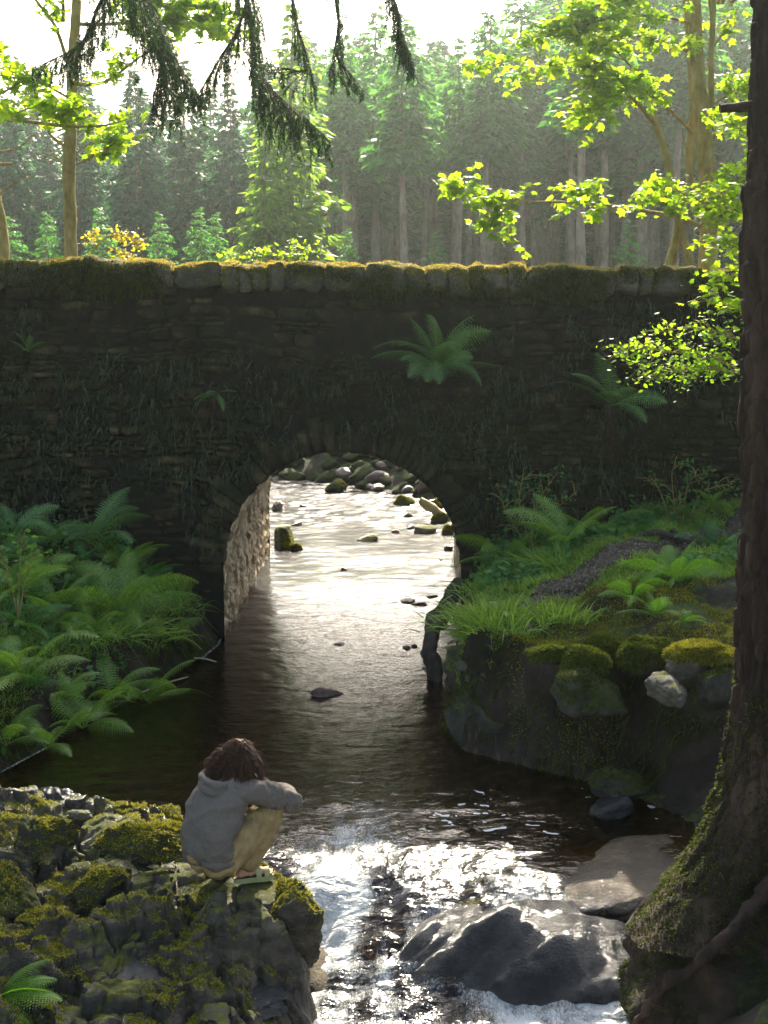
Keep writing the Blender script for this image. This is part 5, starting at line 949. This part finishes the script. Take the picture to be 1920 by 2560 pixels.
# body
b_ = MB(); blob(b_, (.205, 0, .765), (.085, .075, .105)); blob(b_, (.225, 0, .715), (.06, .05, .06)); caps(b_, [(.12, 0, .62), (.185, 0, .72)], [.06, .05], 6); blob(b_, (.295, 0, .74), (.016, .011, .018))
for s in (-1, 1): blob(b_, (.195, s*.077, .755), (.022, .010, .03))
caps(b_, [(-.04, 0, .24), (-.03, 0, .42), (.04, 0, .56), (.12, 0, .62)], [.115, .105, .10, .06], 8)
hand = {}
for s in (-1, 1):
    caps(b_, [(.09, s*.13, .60), (.42, s*.225, .455), (.455, -s*.02, .505)], [.05, .036, .026], 14)
    hx, hy, hz_ = .46, -s*.06, .51; caps(b_, [(.455, -s*.02, .505), (hx, hy, hz_)], [.026, .032], 4, (1, 1, .6))
    for k, ln in enumerate((.062, .07, .066, .052)):
        u = (k-1.5)*.017; caps(b_, [(hx+u, hy-s*.02, hz_+.002), (hx+u, hy-s*(.02+ln*.6), hz_-.004), (hx+u, hy-s*(.02+ln), hz_-.03)], [.0095, .0085, .007], 6)
    caps(b_, [(hx-.03, hy+s*.01, hz_), (hx-.055, hy-s*.02, hz_-.008), (hx-.06, hy-s*.045, hz_-.02)], [.011, .0095, .008], 5)
    caps(b_, [(-.02, s*.09, .2), (.35, s*.16, .46), (.145, s*.125, .12), (.115, s*.105, .055)], [.09, .055, .04, .033], 12)
    d = np.array((.85, s*.5, 0)) if s > 0 else np.array((.96, -.26, 0)); d = d/np.linalg.norm(d); e = np.array((-d[1], d[0], 0)); h0 = np.array((.10, s*.10, .045)); 
    caps(b_, [h0, h0+d*.10+np.array((0, 0, .012)), h0+d*.17-np.array((0, 0, .008))], [.032, .032, .028], 7, (1, 1, .8))
    for k, ln in enumerate((.06, .052, .046, .04, .032)):
        u = (k-2)*.0155*(-s); q = h0+d*.165+e*u*-1-np.array((0, 0, .014)); caps(b_, [q, q+d*ln*.9], [.0105 if k == 0 else .0085, .0075], 4)
V, N, Fs = fuse(b_, .0055, 3); pp('body', V, Fs, skin)
for s in (-1, 1): e_ = MB(); blob(e_, (.283, s*.032, .775), (.012, .012, .012)); V, F_ = e_.arr(); pp('eye', V, F_, surf('eye', [(.02, .02, .02), (.3, .3, .3)], 5))
e_ = MB(); blob(e_, (.283, 0, .705), (.006, .024, .006)); V, F_ = e_.arr(); pp('mouth', V, F_, surf('lip', [(.3, .08, .07), (.35, .1, .09)], 5))
# trousers
t_ = MB()
for s in (-1, 1):
    blob(t_, (-.04, s*.07, .185), (.125, .115, .13)); caps(t_, [(-.01, s*.10, .21), (.15, s*.14, .33), (.34, s*.165, .455)], [.118, .10, .072], 10); caps(t_, [(.34, s*.165, .45), (.25, s*.15, .27), (.155, s*.13, .115)], [.072, .078, .062], 10)
    blob(t_, (.13, s*.13, .12), (.07, .062, .045))
V, N, Fs = fuse(t_, .008, 8); l = loc_(V); fold = 1-2*np.abs(fbm(np.stack([l[:, 0]*5+l[:, 2]*6, l[:, 1]*7, l[:, 2]*13-l[:, 0]*15], 1), 3, 1)); V = V+N*(.010*fold+.006*fbm(l*16, 3, 2))[:, None]; pp('trousers', V, Fs, khaki)
# hoodie: torso, sleeves and the hood lying on the shoulders
h_ = MB()
for s in (-.075, 0, .075): caps(h_, [(-.065, s*1.15, .225), (-.06, s*1.15, .36), (.0, s*1.1, .50), (.07, s, .595)], [.112, .122, .118, .088], 12)
for s in (-1, 1):
    caps(h_, [(.06, s*.10, .60), (.12, s*.155, .60), (.28, s*.20, .535), (.435, s*.235, .455), (.47, s*.14, .475), (.465, -s*.0, .50)], [.085, .078, .072, .058, .056, .046], 9)
blob(h_, (-.04, 0, .26), (.155, .195, .125))
V, N, Fs = fuse(h_, .0085, 10); l = loc_(V)
arm = ss(.16, .26, l[:, 0]); fold = 1-2*np.abs(fbm(np.stack([l[:, 0]*11-l[:, 2]*4, np.abs(l[:, 1])*5, l[:, 2]*9+l[:, 0]*7], 1), 3, 5)); back = 1-2*np.abs(fbm(np.stack([l[:, 0]*4, l[:, 1]*5+l[:, 2]*3, l[:, 2]*5.5-l[:, 1]*4], 1), 2, 6))
V = V+N*(.018*arm*fold+.015*(1-arm)*back+.003*fbm(l*22, 3, 7))[:, None]
hem = np.exp(-((l[:, 2]-(.20+.10*ss(-.1, .2, l[:, 0])))/.012)**2); V = V-N*(.007*hem)[:, None]; hd = pp('hoodie', V, Fs, cloth)
g = MB(); 
for q, rr in (([(.18, -.085, .68), (.09, -.12, .68), (.0, -.125, .665), (-.045, -.03, .655), (-.03, .06, .65), (.06, .11, .655), (.16, .10, .67)], .026), ([(.15, -.10, .66), (.03, -.135, .64), (-.04, -.07, .615), (-.045, .02, .605), (.01, .09, .61), (.10, .13, .63)], .030), ([(.06, -.12, .62), (-.02, -.085, .585), (-.04, -.01, .56), (-.02, .05, .575), (.05, .11, .60)], .028), ([(.0, -.06, .61), (-.03, -.02, .60), (.0, .05, .61)], .04)):
    ln = spline(q, 26); caps(g, ln, [rr]*26, 2)
V, N, Fs = fuse(g, .007, 7); l = loc_(V); V = V+N*(.006*(1-2*np.abs(fbm(l*np.array([8, 8, 20]), 2, 8))))[:, None]; o = mk('hood', V-O_, Fs, cloth, hd)
# hair
g = MB(); blob(g, (.19, 0, .782), (.104, .10, .104)); blob(g, (.13, -.05, .745), (.085, .095, .09)); blob(g, (.15, .07, .72), (.075, .07, .10)); blob(g, (.13, 0, .72), (.08, .10, .08)); blob(g, (.24, .085, .70), (.045, .035, .11)); blob(g, (.24, -.085, .71), (.045, .035, .10))
V, N, Fs = fuse(g, .007, 6); l = loc_(V); V2 = V+N*(.006*fbm(l*np.array([26, 26, 12]), 3, 9))[:, None]; k = (l[:, 0] > .27)[:, None]; ha = pp('hair', V2, Fs, hairm)
r = np.random.default_rng(8); P, N2 = sample(V, Fs, 9000, r, lambda c, n: 1.*(loc_(c)[:, 0] < .27)); n = len(P); sg = 9; t = np.linspace(0, 1, sg); ln = r.uniform(.05, .15, n); T = nrm(np.array((0, 0, -1.))-N2*(-N2[:, 2:]*-.2)+np.array((-.3, 0, 0))*0+N2*.32+r.normal(size=(n, 3))*.22); S_ = nrm(np.cross(T, N2)); ph = r.uniform(0, 6.28, n)
c = P[:, None]+T[:, None]*(ln[:, None]*t)[..., None]+N2[:, None]*(.014*np.sin(t*math.pi)[None]+.006*np.cos(ph[:, None]+t*11))[..., None]+S_[:, None]*(.007*np.sin(ph[:, None]+t*13))[..., None]
wd = S_[:, None]*(.0022*(1-t*.8))[None, :, None]; VV = np.stack([c-wd, c+wd], 2).reshape(-1, 3); bb = np.arange(n)[:, None]*(2*sg)+np.arange(sg-1)[None]*2; mk('strands', VV-O_, [np.stack([bb, bb+1, bb+3, bb+2], -1).reshape(-1, 4)], hairm, ha)
# sandals
for s in (1, -1):
    d = np.array((.85, s*.5, 0)) if s > 0 else np.array((.96, -.26, 0)); d = d/np.linalg.norm(d); e = np.array((-d[1], d[0], 0)); h0 = np.array((.10, s*.10, 0)); sd2 = empty('sandal', (0, 0, 0)); sd2.parent = per
    u = np.linspace(0, 1, 40); prof = .034+.012*ss(.35, .75, u)-.0*u; prof = prof*np.sqrt(np.clip(1-((u-.5)/.5)**6, 0, 1)); ctr = h0+d*((u*.265-.045)[:, None])
    mb = MB(); ring = []
    for z, k in ((-.012, .96), (.0, 1.), (.016, 1.), (.022, .93)):
        ring.append(np.vstack([ctr+e*(prof*k)[:, None]+np.array((0, 0, z)), (ctr-e*(prof*k)[:, None]+np.array((0, 0, z)))[::-1]]))
    A_ = np.array(ring); nv_ = 80; V = A_.reshape(-1, 3); f = grid(4, nv_, True); fl_ = np.array([(i, i+1, nv_-2-i, nv_-1-i) for i in range(39)]); mb.add(W_(V), f, fl_+3*nv_, fl_[:, ::-1]); V, F_ = mb.arr()
    o = mk('sandal_sole', V-O_, F_, sage, None); o.parent = sd2
    for t0, hgt in ((.11, .066), (.165, .052)):
        mb = MB(); a = np.linspace(-.1, math.pi+.1, 20); c = np.array([h0+d*t0+e*math.cos(q)*.047+np.array((0, 0, .012+hgt*math.sin(q))) for q in a]); V = np.concatenate([c[:, None]+d*k*.017+np.array((0, 0, 1.))*j*.003 for k, j in ((-1, -1), (1, -1), (1, 1), (-1, 1))], 1).reshape(-1, 3); mb.add(W_(V), grid(20, 4, True)); V, F_ = mb.arr(); o = mk('strap', V-O_, F_, sage, None, smooth=False); o.parent = sd2

per.scale = (.95, .95, .95)
